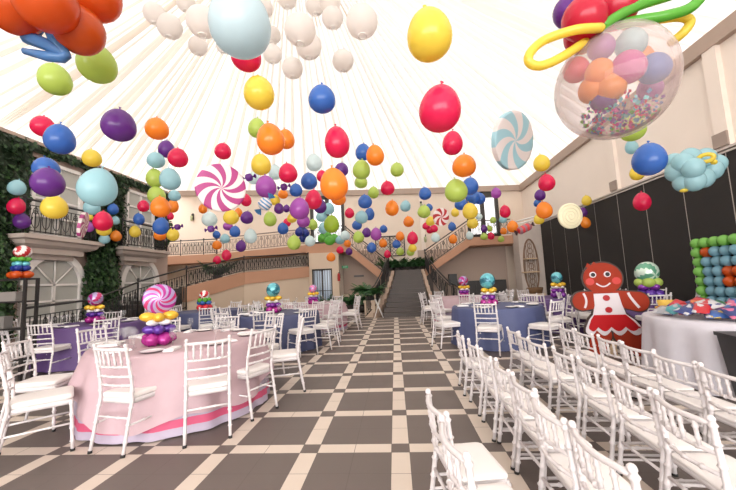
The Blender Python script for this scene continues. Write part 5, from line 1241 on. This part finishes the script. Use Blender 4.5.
BALLOONS = [
((-3.427,3.112,3.617),0.285,0.325,'lime',3.5690482747517005,'large lime balloon just left of the other large lime one, below the orange balloon flower'),
((-2.415,2.535,3.31),0.285,0.325,'lime',2.890294434755286,'huge lime balloon just right of the other large lime one, above the nearer balcony'),
((-4.989,4.395,3.827),0.285,0.303,'red',4.977359598464433,'large red balloon just above and left of the large blue one, above the nearer balcony'),
((-3.682,3.434,3.122),0.285,0.334,'blue',3.855776115140151,'large blue balloon just below and right of the large red one, above the nearer balcony'),
((-2.542,2.931,2.958),0.285,0.306,'purple',3.256388422514992,'large purple balloon just left of the large orange one, above the edge-on candy wheel'),
((-5.153,5.385,3.718),0.285,0.304,'yellow',5.960628595406505,'medium yellow balloon just above the large pale blue one, above the edge-on candy wheel'),
((-4.46,3.996,3.027),0.285,0.279,'blue',4.460028328796252,'large blue balloon just above the large purple one, above the nearer balcony'),
((-3.593,3.247,2.563),0.285,0.311,'purple',3.6056905074174326,'large purple balloon just below the large blue one, above the nearer balcony'),
((-2.516,2.699,2.288),0.285,0.333,'sky',2.9548987942944853,'huge pale blue balloon just above another pale blue one, above the edge-on candy wheel'),
((-7.592,6.247,3.587),0.285,0.322,'sky',6.979959840374901,'medium pale blue balloon just above a red balloon, above and left of the nearer balcony'),
((-7.627,6.288,3.213),0.285,0.345,'red',6.985067292186342,'medium red balloon just above a purple balloon, left of the nearer balcony'),
((-4.472,4.143,2.54),0.285,0.318,'yellow',4.556934097794175,'large yellow balloon just below the large purple one, near the nearer balcony'),
((-7.864,6.607,2.971),0.285,0.341,'purple',7.293769705824465,'medium purple balloon just below a red balloon, left of the nearer balcony'),
((-6.064,6.382,3.117),0.285,0.324,'sky',6.954066694640923,'medium pale blue balloon just above a yellow balloon, near the edge-on candy wheel'),
((-7.9,8.992,3.729),0.274,0.312,'blue',9.740527150420204,'small blue balloon just above a pale blue balloon, above and left of the farther balcony'),
((-7.9,8.268,3.365),0.143,0.183,'yellow',8.98427750675937,'tiny yellow balloon just below a pale blue balloon, near the edge-on candy wheel'),
((-7.9,9.092,3.414),0.208,0.258,'sky',9.807422256763525,'small pale blue balloon just right of a red balloon, left of the farther balcony'),
((-4.941,5.424,2.598),0.285,0.343,'red',5.867965253097652,'medium red balloon just above a yellow balloon, near the edge-on candy wheel'),
((-6.463,7.129,2.797),0.285,0.315,'yellow',7.690800136236886,'medium yellow balloon just below a red balloon, near the edge-on candy wheel'),
((-7.9,8.265,3.098),0.203,0.268,'violet',8.953888371125931,'small violet balloon just below and left of a red balloon, right of the nearer balcony'),
((-7.9,8.742,2.838),0.261,0.275,'sky',9.400247565960619,'small pale blue balloon just below a yellow balloon, near the edge-on candy wheel'),
((-7.9,9.127,2.97),0.277,0.315,'orange',9.796367830135907,'small orange balloon just right of a pale blue balloon, near the farther balcony'),
((-3.069,4.165,3.53),0.285,0.292,'orange',4.577711698969008,'large orange balloon just above and left of a purple balloon, above the farther balcony'),
((-4.172,5.929,4.02),0.285,0.328,'purple',6.459633471764971,'medium purple balloon just above and left of a red balloon, above the farther balcony'),
((-3.256,4.897,3.409),0.285,0.301,'red',5.305445160815306,'medium red balloon just above a pale blue balloon, above and right of the farther balcony'),
((-4.09,5.541,3.661),0.285,0.279,'sky',6.0312002554717665,'medium pale blue balloon just below and left of a purple balloon, above the farther balcony'),
((-4.13,5.578,3.348),0.285,0.330,'lime',6.039122578785986,'medium lime balloon just left of a pale blue balloon, above the farther balcony'),
((-3.275,4.744,3.022),0.285,0.331,'sky',5.115460164523986,'medium pale blue balloon just below a red balloon, left of the big pink candy wheel'),
((-4.111,5.599,3.045),0.285,0.314,'lime',6.027249187780666,'medium lime balloon just above an orange balloon, above the farther balcony'),
((-5.42,8.034,3.725),0.285,0.279,'sky',8.607888662278393,'small pale blue balloon just above an orange balloon, above and right of the farther balcony'),
((-6.727,8.661,3.673),0.285,0.325,'red',9.320839388998765,'small red balloon just left of an orange balloon, near the farther balcony'),
((-3.647,5.064,2.687),0.285,0.331,'orange',5.4248480193448705,'medium orange balloon just below a lime balloon, near the farther balcony'),
((-5.939,8.745,3.642),0.285,0.376,'orange',9.342820754349662,'small orange balloon just right of another orange one, above and right of the farther balcony'),
((-6.445,9.383,3.514),0.177,0.233,'red',10.0,'tiny red balloon just below and right of an orange balloon, near the farther balcony'),
((-7.197,9.104,3.419),0.285,0.342,'blue',9.768307153642679,'small blue balloon just above a yellow balloon, near the farther balcony'),
((-4.512,6.289,2.622),0.285,0.343,'blue',6.696935349632524,'medium blue balloon just above an orange balloon, near the farther balcony'),
((-5.52,8.144,2.753),0.285,0.328,'yellow',8.624142234784303,'small yellow balloon just right of an orange balloon, near the farther balcony'),
((-7.37,9.181,3.078),0.285,0.345,'yellow',9.821517812838644,'small yellow balloon just below a blue balloon, near the farther balcony'),
((-5.945,8.256,2.778),0.285,0.279,'orange',8.768911237194182,'small orange balloon just below a blue balloon, near the farther balcony'),
((-0.68,1.482,2.649),0.285,0.325,'paleblue',1.6504673765093894,'huge very pale blue balloon just above the large red one, near the paper lanterns'),
((-1.329,3.03,3.61),0.285,0.279,'red',3.333679907840308,'large red balloon just above the large yellow one, below and left of the paper lanterns'),
((-1.212,3.042,3.23),0.285,0.325,'yellow',3.296952326053422,'large yellow balloon just below the large red one, below the paper lanterns'),
((-0.673,3.416,3.323),0.285,0.294,'blue',3.638840660183379,'large blue balloon above the large red one, below and right of the paper lanterns'),
((0.301,2.076,2.935),0.285,0.325,'yellow',2.1979982755695477,'huge yellow balloon above the large red one, right of the paper lanterns'),
((0.373,2.295,2.543),0.285,0.322,'red',2.369257579150004,'huge red balloon just above another red one, above the red candy wheel'),
((-2.155,5.304,3.985),0.285,0.325,'lime',5.687789539312625,'medium lime balloon just below the large yellow one, above the blue-striped candy'),
((-1.234,3.395,2.914),0.285,0.334,'orange',3.616338999015684,'large orange balloon just left of another orange one, above the blue-striped candy'),
((-1.744,5.55,3.867),0.285,0.346,'orange',5.8903156177880405,'medium orange balloon just right of the other large orange one, above the blue-striped candy'),
((-2.996,5.795,3.841),0.285,0.299,'red',6.2221532308375975,'medium red balloon left of a yellow balloon, above the big pink candy wheel'),
((-0.578,3.734,2.971),0.285,0.362,'red',3.9108038558431595,'large red balloon just left of a blue balloon, above the dark gallery door'),
((-1.902,4.816,3.173),0.285,0.320,'yellow',5.101685885395772,'medium yellow balloon just above a violet balloon, above the blue-striped candy'),
((-1.555,5.014,3.081),0.285,0.301,'red',5.2633617129742,'medium red balloon just above an orange balloon, above and right of the blue-striped candy'),
((-1.386,6.077,3.608),0.285,0.325,'clear',6.359924810679499,'medium clear whitish balloon just above a blue balloon, above the dark gallery door'),
((-2.586,7.37,3.924),0.285,0.356,'clear',7.76254455219702,'small clear whitish balloon just left of a red balloon, above the blue-striped candy'),
((-3.395,8.098,4.059),0.285,0.320,'clear',8.557734716385626,'small clear whitish balloon left of another clear whitish one, near the blue-striped candy'),
((-1.75,4.605,2.768),0.285,0.321,'violet',4.838901185284646,'medium violet balloon just above and left of a yellow balloon, near the blue-striped candy'),
((-1.41,5.748,3.159),0.285,0.302,'blue',5.988565397175538,'medium blue balloon just above a red balloon, above and left of the dark gallery door'),
((-2.103,7.344,3.467),0.285,0.299,'blue',7.654524486484628,'small blue balloon just above a violet balloon, above and right of the blue-striped candy'),
((-0.57,3.377,2.377),0.285,0.332,'orange',3.494680838595442,'large orange balloon just above another orange one, above the dark gallery door'),
((-0.99,6.33,2.969),0.285,0.283,'orange',6.515492845875923,'medium orange balloon just below the other large orange one, near the dark gallery door'),
((-1.757,8.586,4.149),0.285,0.308,'red',8.931699802268295,'small red balloon just right of a blue balloon, above the dark gallery door'),
((-0.969,6.724,3.657),0.285,0.279,'purple',6.975896833773555,'medium purple balloon just left of a lime balloon, above the dark gallery door'),
((-1.306,5.604,2.788),0.285,0.337,'red',5.800069526056434,'medium red balloon just above and left of a purple balloon, near the dark gallery door'),
((-1.567,7.334,3.067),0.285,0.330,'purple',7.563567661168923,'small purple balloon just below and right of a red balloon, near the dark gallery door'),
((-1.327,4.795,2.464),0.285,0.318,'violet',4.96539588818167,'medium violet balloon just above another violet one, near the dark gallery door'),
((-1.963,7.395,2.764),0.285,0.289,'violet',7.622316515108806,'small violet balloon just above a dark blue balloon, near the dark gallery door'),
((-3.826,12.094,3.623),0.285,0.311,'red',12.508654347402452,'tiny red balloon just below and left of a yellow balloon, near the blue-striped candy'),
((-2.899,9.643,3.293),0.285,0.279,'yellow',9.975013846756593,'small yellow balloon just above and right of a red balloon, near the blue-striped candy'),
((-3.405,9.663,3.865),0.285,0.322,'yellow',10.091307917856126,'small yellow balloon just above and left of a purple balloon, near the blue-striped candy'),
((-3.142,9.609,4.016),0.285,0.279,'orange',10.03383533316078,'small orange balloon just above and right of a yellow balloon, near the blue-striped candy'),
((-3.291,9.669,3.604),0.285,0.322,'purple',10.061966879938819,'small purple balloon just left of another purple one, near the blue-striped candy'),
((-4.364,13.767,4.527),0.285,0.333,'purple',14.300314882039524,'tiny purple balloon just right of another purple one, near the blue-striped candy'),
((-3.966,8.938,3.73),0.285,0.355,'red',9.39926470849283,'small red balloon above and right of an orange balloon, near the blue-striped candy'),
((-6.591,11.337,4.151),0.285,0.350,'orange',12.014541163692291,'small orange balloon left of a yellow balloon, near the big pink candy wheel'),
((-3.564,6.361,2.719),0.285,0.294,'clear',6.70863752949456,'medium clear whitish balloon just left of a yellow balloon, below the big pink candy wheel'),
((-3.07,6.245,2.708),0.285,0.287,'yellow',6.556677938041303,'medium yellow balloon just above a violet balloon, below the big pink candy wheel'),
((-5.802,12.403,4.174),0.285,0.360,'orange',13.016274717006072,'tiny orange balloon just above and right of a yellow balloon, near the blue-striped candy'),
((-3.351,7.598,2.962),0.285,0.301,'purple',7.945878224908832,'small purple balloon just below and right of an orange balloon, near the blue-striped candy'),
((-5.034,10.043,3.24),0.285,0.279,'violet',10.522805958630318,'small violet balloon just below a yellow balloon, below the big pink candy wheel'),
((-4.358,9.096,2.899),0.285,0.319,'blue',9.498901001807367,'small blue balloon just below a yellow balloon, below and left of the blue-striped candy'),
((-6.833,12.705,3.425),0.285,0.312,'blue',13.314249316139513,'tiny blue balloon just above an orange balloon, below the big pink candy wheel'),
((-5.162,10.105,2.867),0.285,0.293,'sky',10.555522037918625,'small pale blue balloon just below a violet balloon, below the big pink candy wheel'),
((-3.282,7.623,2.527),0.285,0.348,'clear',7.920592284256495,'small clear whitish balloon just below a purple balloon, below and left of the blue-striped candy'),
((-2.765,7.496,2.874),0.285,0.341,'lime',7.792053084267258,'small lime balloon just below and left of a purple balloon, near the blue-striped candy'),
((-5.465,10.192,2.689),0.285,0.279,'orange',10.64563091098812,'small orange balloon just below a blue balloon, below the big pink candy wheel'),
((-4.388,9.529,2.537),0.285,0.347,'purple',9.893314148769642,'small purple balloon just below a blue balloon, below and left of the blue-striped candy'),
((-5.135,10.144,2.356),0.285,0.339,'red',10.539089989438638,'small red balloon below a pale blue balloon, below and left of the blue-striped candy'),
((-6.458,12.046,2.374),0.285,0.311,'red',12.524271659986022,'tiny red balloon below an orange balloon, below the big pink candy wheel'),
((-2.905,8.827,2.861),0.285,0.320,'blue',9.121668484691618,'small blue balloon just below and left of a red balloon, near the blue-striped candy'),
((-2.129,7.19,2.267),0.285,0.324,'lime',7.37984599312863,'small lime balloon below a red balloon, below and left of the dark gallery door'),
((-2.392,10.105,3.146),0.285,0.334,'lime',10.381445279266794,'small lime balloon just right of a violet balloon, near the dark gallery door'),
((-1.615,8.663,3.292),0.285,0.311,'sky',8.909312496918986,'small pale blue balloon just right of a purple balloon, near the dark gallery door'),
((-1.826,8.692,3.098),0.285,0.287,'sky',8.933437642011457,'small pale blue balloon just below a purple balloon, near the dark gallery door'),
((-2.202,10.658,3.111),0.285,0.376,'sky',10.91234160820016,'small pale blue balloon just above a green balloon, near the dark gallery door'),
((-1.114,6.175,2.449),0.285,0.332,'olive',6.317689527004273,'medium olive green balloon just above a green balloon, near the dark gallery door'),
((-3.281,11.715,3.188),0.277,0.317,'navy',12.047287398110306,'tiny dark blue balloon just below a violet balloon, below and right of the blue-striped candy'),
((-3.136,12.048,3.19),0.285,0.326,'navy',12.3676772896372,'tiny dark blue balloon just right of another dark blue one, near the dark gallery door'),
((-3.478,12.853,3.494),0.285,0.309,'navy',13.222708160533582,'tiny dark blue balloon just below a violet balloon, near the dark gallery door'),
((-3.34,12.447,3.048),0.294,0.299,'navy',12.764056240689266,'tiny dark blue balloon below a violet balloon, below and left of the dark gallery door'),
((-2.273,9.195,2.532),0.285,0.303,'clear',9.406021820030967,'small clear whitish balloon below a lime balloon, below and left of the dark gallery door'),
((-2.251,10.692,2.795),0.285,0.288,'green',10.916521980550137,'small green balloon just below and left of another green one, near the dark gallery door'),
((-1.81,9.621,2.57),0.285,0.279,'green',9.798637803566665,'small green balloon just below another green one, near the dark gallery door'),
((-1.925,11.136,2.832),0.281,0.299,'green',11.337588108313644,'tiny green balloon just above and right of another green one, near the dark gallery door'),
((-2.222,11.473,2.975),0.289,0.291,'green',11.708543553445617,'tiny green balloon just above another green one, near the dark gallery door'),
((-1.672,10.683,2.699),0.285,0.279,'sky',10.855171677676694,'small pale blue balloon just right of a green balloon, near the dark gallery door'),
((-1.354,9.602,2.687),0.285,0.279,'clear',9.75904839074926,'small clear whitish balloon just above an orange balloon, near the dark gallery door'),
((-1.849,13.751,2.918),0.285,0.306,'orange',13.935030978743546,'tiny orange balloon just below a clear whitish balloon, left of the iron gate'),
((-2.026,12.857,2.584),0.285,0.286,'red',13.026206013212033,'tiny red balloon just left of a purple balloon, below the dark gallery door'),
((-1.805,13.785,2.59),0.285,0.306,'purple',13.931506466806267,'tiny purple balloon just below an orange balloon, left of the iron gate'),
((-1.99,10.741,2.177),0.285,0.286,'orange',10.882158662316696,'small orange balloon just below and left of a red balloon, below the dark gallery door'),
((-0.882,8.744,2.512),0.285,0.311,'lime',8.855247816342082,'small lime balloon just below and left of a purple balloon, left of the iron gate'),
((-0.449,5.389,3.182),0.285,0.318,'lime',5.565012064984579,'medium lime balloon just above another lime one, above and right of the dark gallery door'),
((-0.629,7.282,3.534),0.285,0.279,'lime',7.4915789210003885,'small lime balloon just below another lime one, above and right of the dark gallery door'),
((-0.478,6.256,3.811),0.285,0.330,'blue',6.4920344865581505,'medium blue balloon just left of an orange balloon, above the iron gate'),
((-0.211,5.234,3.35),0.285,0.337,'orange',5.410584776278059,'medium orange balloon above a red balloon, above and right of the dark gallery door'),
((0.166,7.069,3.69),0.285,0.300,'lime',7.238536085430154,'small lime balloon above and right of a red balloon, above the iron gate'),
((-0.524,6.806,2.981),0.285,0.283,'blue',6.955274591220568,'medium blue balloon just above another blue one, right of the dark gallery door'),
((-0.624,9.574,3.262),0.285,0.369,'blue',9.73710289590727,'small blue balloon just right of a pale blue balloon, right of the dark gallery door'),
((-0.658,7.359,2.77),0.285,0.284,'sky',7.4913623951715484,'small pale blue balloon just left of a blue balloon, right of the dark gallery door'),
((-0.996,9.582,2.967),0.285,0.279,'blue',9.742054582734884,'small blue balloon just above a lime balloon, right of the dark gallery door'),
((-1.255,10.043,3.421),0.285,0.314,'red',10.26449857939543,'small red balloon just left of a pale blue balloon, near the dark gallery door'),
((-0.818,10.689,2.893),0.285,0.316,'purple',10.819003217674744,'small purple balloon just above and right of a lime balloon, near the iron gate'),
((-0.427,8.771,2.569),0.285,0.337,'violet',8.854252806578213,'small violet balloon just below and left of a blue balloon, near the iron gate'),
((-0.311,12.072,3.181),0.285,0.285,'blue',12.183780734128526,'tiny blue balloon just above and right of a violet balloon, near the iron gate'),
((-0.649,10.183,2.36),0.285,0.315,'blue',10.250021028583834,'small blue balloon just left of an orange balloon, near the iron gate'),
((-0.053,6.826,3.237),0.285,0.292,'red',6.966325829590756,'medium red balloon just right of a lime balloon, above the iron gate'),
((-0.435,8.657,3.64),0.285,0.307,'lime',8.852973343986024,'small lime balloon just above and right of a blue balloon, above the iron gate'),
((0.018,7.134,2.883),0.285,0.337,'orange',7.230373415101248,'small orange balloon just left of a pale blue balloon, above the iron gate'),
((0.393,9.228,3.357),0.285,0.312,'sky',9.329035541360096,'small pale blue balloon just right of an orange balloon, left of the red candy wheel'),
((0.453,9.286,2.934),0.285,0.300,'orange',9.338270720552451,'small orange balloon below a pale blue balloon, near the iron gate'),
((0.796,7.818,3.32),0.285,0.297,'blue',7.8972742839229575,'small blue balloon just above another blue one, near the red candy wheel'),
((1.456,13.122,4.076),0.285,0.307,'blue',13.187989653417285,'tiny blue balloon just above and right of a lime balloon, near the red candy wheel'),
((0.722,7.552,2.848),0.285,0.287,'lime',7.589956039935755,'small lime balloon just below and left of a blue balloon, near the red candy wheel'),
((1.174,10.412,3.099),0.285,0.289,'yellow',10.419574419639739,'small yellow balloon just above and right of a red balloon, near the red candy wheel'),
((1.281,12.967,3.339),0.281,0.275,'red',12.970904089822701,'tiny red balloon just above and left of another red one, near the red candy wheel'),
((1.509,12.424,3.149),0.285,0.290,'red',12.396288900500233,'tiny red balloon just right of another red one, near the red candy wheel'),
((1.471,13.416,3.24),0.289,0.283,'red',13.392642616201544,'tiny red balloon just left of another red one, near the red candy wheel'),
((-0.355,12.12,2.686),0.285,0.321,'orange',12.182986439407632,'tiny orange balloon just below and right of a violet balloon, near the iron gate'),
((0.247,11.467,2.822),0.285,0.320,'orange',11.505442626204946,'tiny orange balloon just above and right of a blue balloon, near the iron gate'),
((0.116,11.474,2.558),0.285,0.286,'blue',11.495092697849818,'tiny blue balloon just above and left of a lime balloon, near the iron gate'),
((0.514,8.927,2.432),0.285,0.340,'red',8.926597053928859,'small red balloon just above a yellow balloon, near the iron gate'),
((0.648,11.587,2.406),0.285,0.279,'yellow',11.55206677567264,'tiny yellow balloon just above and right of a lime balloon, near the iron gate'),
((0.234,12.239,2.361),0.285,0.279,'lime',12.224532790342755,'tiny lime balloon just below and right of a blue balloon, near the iron gate'),
((0.609,12.311,2.33),0.285,0.287,'lime',12.265071838194487,'tiny lime balloon just below and left of a yellow balloon, near the iron gate'),
((-0.247,13.919,2.419),0.285,0.326,'red',13.932651659181513,'tiny red balloon below an orange balloon, near the iron gate'),
((3.049,9.963,3.736),0.285,0.315,'violet',9.902804259056337,'small violet balloon right of a blue balloon, near the dark door by the pillar'),
((0.838,4.355,2.475),0.285,0.303,'lime',4.3716609562765125,'medium lime balloon just above a blue balloon, above and right of the red candy wheel'),
((1.394,5.966,2.944),0.285,0.310,'blue',5.977466170057504,'medium blue balloon just above another blue one, near the dark door by the pillar'),
((1.631,6.804,2.937),0.285,0.295,'blue',6.7909875404583335,'medium blue balloon just left of another blue one, near the dark door by the pillar'),
((2.21,8.568,3.292),0.285,0.297,'blue',8.535361099627348,'small blue balloon just right of another blue one, near the dark door by the pillar'),
((1.585,7.772,3.014),0.285,0.279,'blue',7.76254455219702,'small blue balloon just below a lime balloon, near the dark door by the pillar'),
((1.504,6.591,2.619),0.285,0.325,'yellow',6.5559306381275855,'medium yellow balloon just below and right of a blue balloon, near the red candy wheel'),
((2.079,8.938,2.741),0.285,0.297,'yellow',8.854177543190605,'small yellow balloon just below another yellow one, near the dark door by the pillar'),
((0.922,4.175,2.735),0.285,0.279,'orange',4.2142087954148275,'large orange balloon just above a blue balloon, above the dark door by the pillar'),
((0.923,4.802,3.283),0.285,0.343,'red',4.892880216470369,'medium red balloon above a lime balloon, left of the pale blue candy wheel'),
((2.329,12.589,3.723),0.285,0.329,'yellow',12.559686593732753,'tiny yellow balloon just below and left of a blue balloon, near the red candy wheel'),
((1.376,11.085,2.663),0.285,0.307,'clear',11.028031584288126,'small clear whitish balloon just below a red balloon, near the red candy wheel'),
((2.072,11.918,2.675),0.285,0.328,'orange',11.804512156659742,'tiny orange balloon below a blue balloon, near the red candy wheel'),
((2.187,12.606,3.212),0.285,0.330,'blue',12.533740790050082,'tiny blue balloon above an orange balloon, near the red candy wheel'),
((3.036,13.711,2.975),0.285,0.337,'clear',13.543500142084444,'tiny clear whitish balloon just below a yellow balloon, near the dark door by the pillar'),
((3.847,14.577,3.339),0.279,0.315,'purple',14.381,'tiny purple balloon just left of a lime balloon, near the dark door by the pillar'),
((4.202,15.04,3.388),0.245,0.282,'lime',14.818999999999999,'tiny lime balloon just right of a purple balloon, near the dark door by the pillar'),
((4.307,14.793,3.713),0.261,0.298,'lime',14.6,'tiny lime balloon just above another lime one, near the dark door by the pillar'),
((3.719,14.732,3.888),0.284,0.298,'clear',14.6,'tiny clear whitish balloon left of a lime balloon, near the dark door by the pillar'),
((3.651,13.93,2.929),0.285,0.281,'lime',13.710594848460854,'tiny lime balloon just left of a red balloon, near the dark door by the pillar'),
((4.187,14.855,3.037),0.281,0.320,'red',14.6,'tiny red balloon just right of a lime balloon, near the dark door by the pillar'),
((4.606,14.901,2.891),0.259,0.278,'lime',14.6,'tiny lime balloon just below an orange balloon, near the red-striped candy'),
((3.16,9.666,3.125),0.285,0.361,'red',9.536986091696441,'small red balloon just above a pale blue balloon, near the dark door by the pillar'),
((4.244,13.288,3.473),0.285,0.286,'sky',13.087004616519023,'tiny pale blue balloon just below a red balloon, near the red-striped candy'),
((3.226,9.373,2.652),0.285,0.322,'orange',9.193131664248506,'small orange balloon just above and right of another orange one, near the red-striped candy'),
((4.73,14.875,3.226),0.278,0.299,'orange',14.6,'tiny orange balloon just below and left of another orange one, near the red-striped candy'),
((2.859,6.473,3.431),0.285,0.320,'yellow',6.423892949352094,'medium yellow balloon just above a red balloon, above and left of the cream lollipop'),
((2.867,6.369,3.024),0.285,0.316,'red',6.2776430727407595,'medium red balloon just below a yellow balloon, above and left of the cream lollipop'),
((4.132,9.638,3.526),0.285,0.316,'purple',9.479415535690366,'small purple balloon just above a blue balloon, above and right of the red-striped candy'),
((5.806,13.838,4.144),0.285,0.316,'blue',13.586843981718916,'tiny blue balloon just above and left of an orange balloon, near the red-striped candy'),
((2.869,6.585,2.554),0.285,0.328,'orange',6.442978561848393,'medium orange balloon just above and right of a yellow balloon, near the red-striped candy'),
((4.249,10.131,2.931),0.285,0.318,'yellow',9.898674570803202,'small yellow balloon just below and left of an orange balloon, near the red-striped candy'),
((6.1,11.0,3.564),0.277,0.326,'yellow',10.691085334941722,'small yellow balloon just above a purple balloon, near the cream lollipop'),
((6.1,11.264,3.251),0.243,0.302,'purple',10.919961029806027,'small purple balloon just above an orange balloon, near the cream lollipop'),
((6.1,11.19,2.898),0.280,0.363,'orange',10.809953377434962,'small orange balloon just below a purple balloon, near the cream lollipop'),
((4.81,6.845,2.656),0.285,0.362,'red',6.5692523563646645,'medium red balloon below a yellow balloon, below and left of the balloon cloud'),
((2.587,3.513,2.46),0.285,0.329,'blue',3.407393429716978,'large blue balloon just above and right of a yellow balloon, left of the balloon cloud'),
((6.1,8.795,4.422),0.279,0.363,'sky',8.59254008438412,'medium pale blue balloon just below the large lime one, left of the balloon cloud'),
((5.592,7.997,3.531),0.285,0.333,'yellow',7.745577556060462,'medium yellow balloon below a pale blue balloon, left of the balloon cloud'),
((3.031,4.32,3.117),0.285,0.325,'lime',4.243200075165179,'large lime balloon just above a pale blue balloon, below the giant stuffed balloon')]
for b_ in BALLOONS: balloon(*b_)

# ------------------------------------------------------------------ light and camera
SKY = (2.2, 13.0); EXPO = -0.45
wd = bpy.data.worlds.new('daylight_with_rear_fill'); scene.world = wd; wd.use_nodes = True
wn = wd.node_tree; bg = wn.nodes['Background']; bg.inputs[0].default_value = (1.0, 0.972, 0.95, 1)
# hazy sky, even overhead; the low glow behind the photographer is added fill
wt = wn.nodes.new('ShaderNodeTexCoord'); wv = wn.nodes.new('ShaderNodeVectorMath'); wv.operation = 'DOT_PRODUCT'; wv.inputs[1].default_value = (0.0, -0.97, 0.25)
wn.links.new(wt.outputs['Generated'], wv.inputs[0]); wr = wn.nodes.new('ShaderNodeMapRange'); wr.interpolation_type = 'SMOOTHSTEP'
wr.inputs[1].default_value = 0.2; wr.inputs[2].default_value = 1.0; wr.inputs[3].default_value = SKY[0]; wr.inputs[4].default_value = SKY[1]
wn.links.new(wv.outputs['Value'], wr.inputs[0]); wn.links.new(wr.outputs[0], bg.inputs[1])
cam = bpy.data.cameras.new('camera'); co = bpy.data.objects.new('camera', cam); COL.objects.link(co)
cam.sensor_width = 36.0; cam.lens = 341.65/736*36.0; cam.clip_end = 200
r_ = Vector((0.99595354, 0.07810674, -0.04445084)); u_ = Vector((0.05216267, -0.09964309, 0.99365503)); f_ = Vector((-0.07318194, 0.99195292, 0.10331414))
co.matrix_world = Matrix((r_, u_, -f_)).transposed().to_4x4(); co.location = (0, 0, 1.38)
scene.camera = co
scene.view_settings.view_transform = 'Standard'; scene.view_settings.look = 'None'; scene.view_settings.gamma = 1.0; scene.view_settings.exposure = EXPO
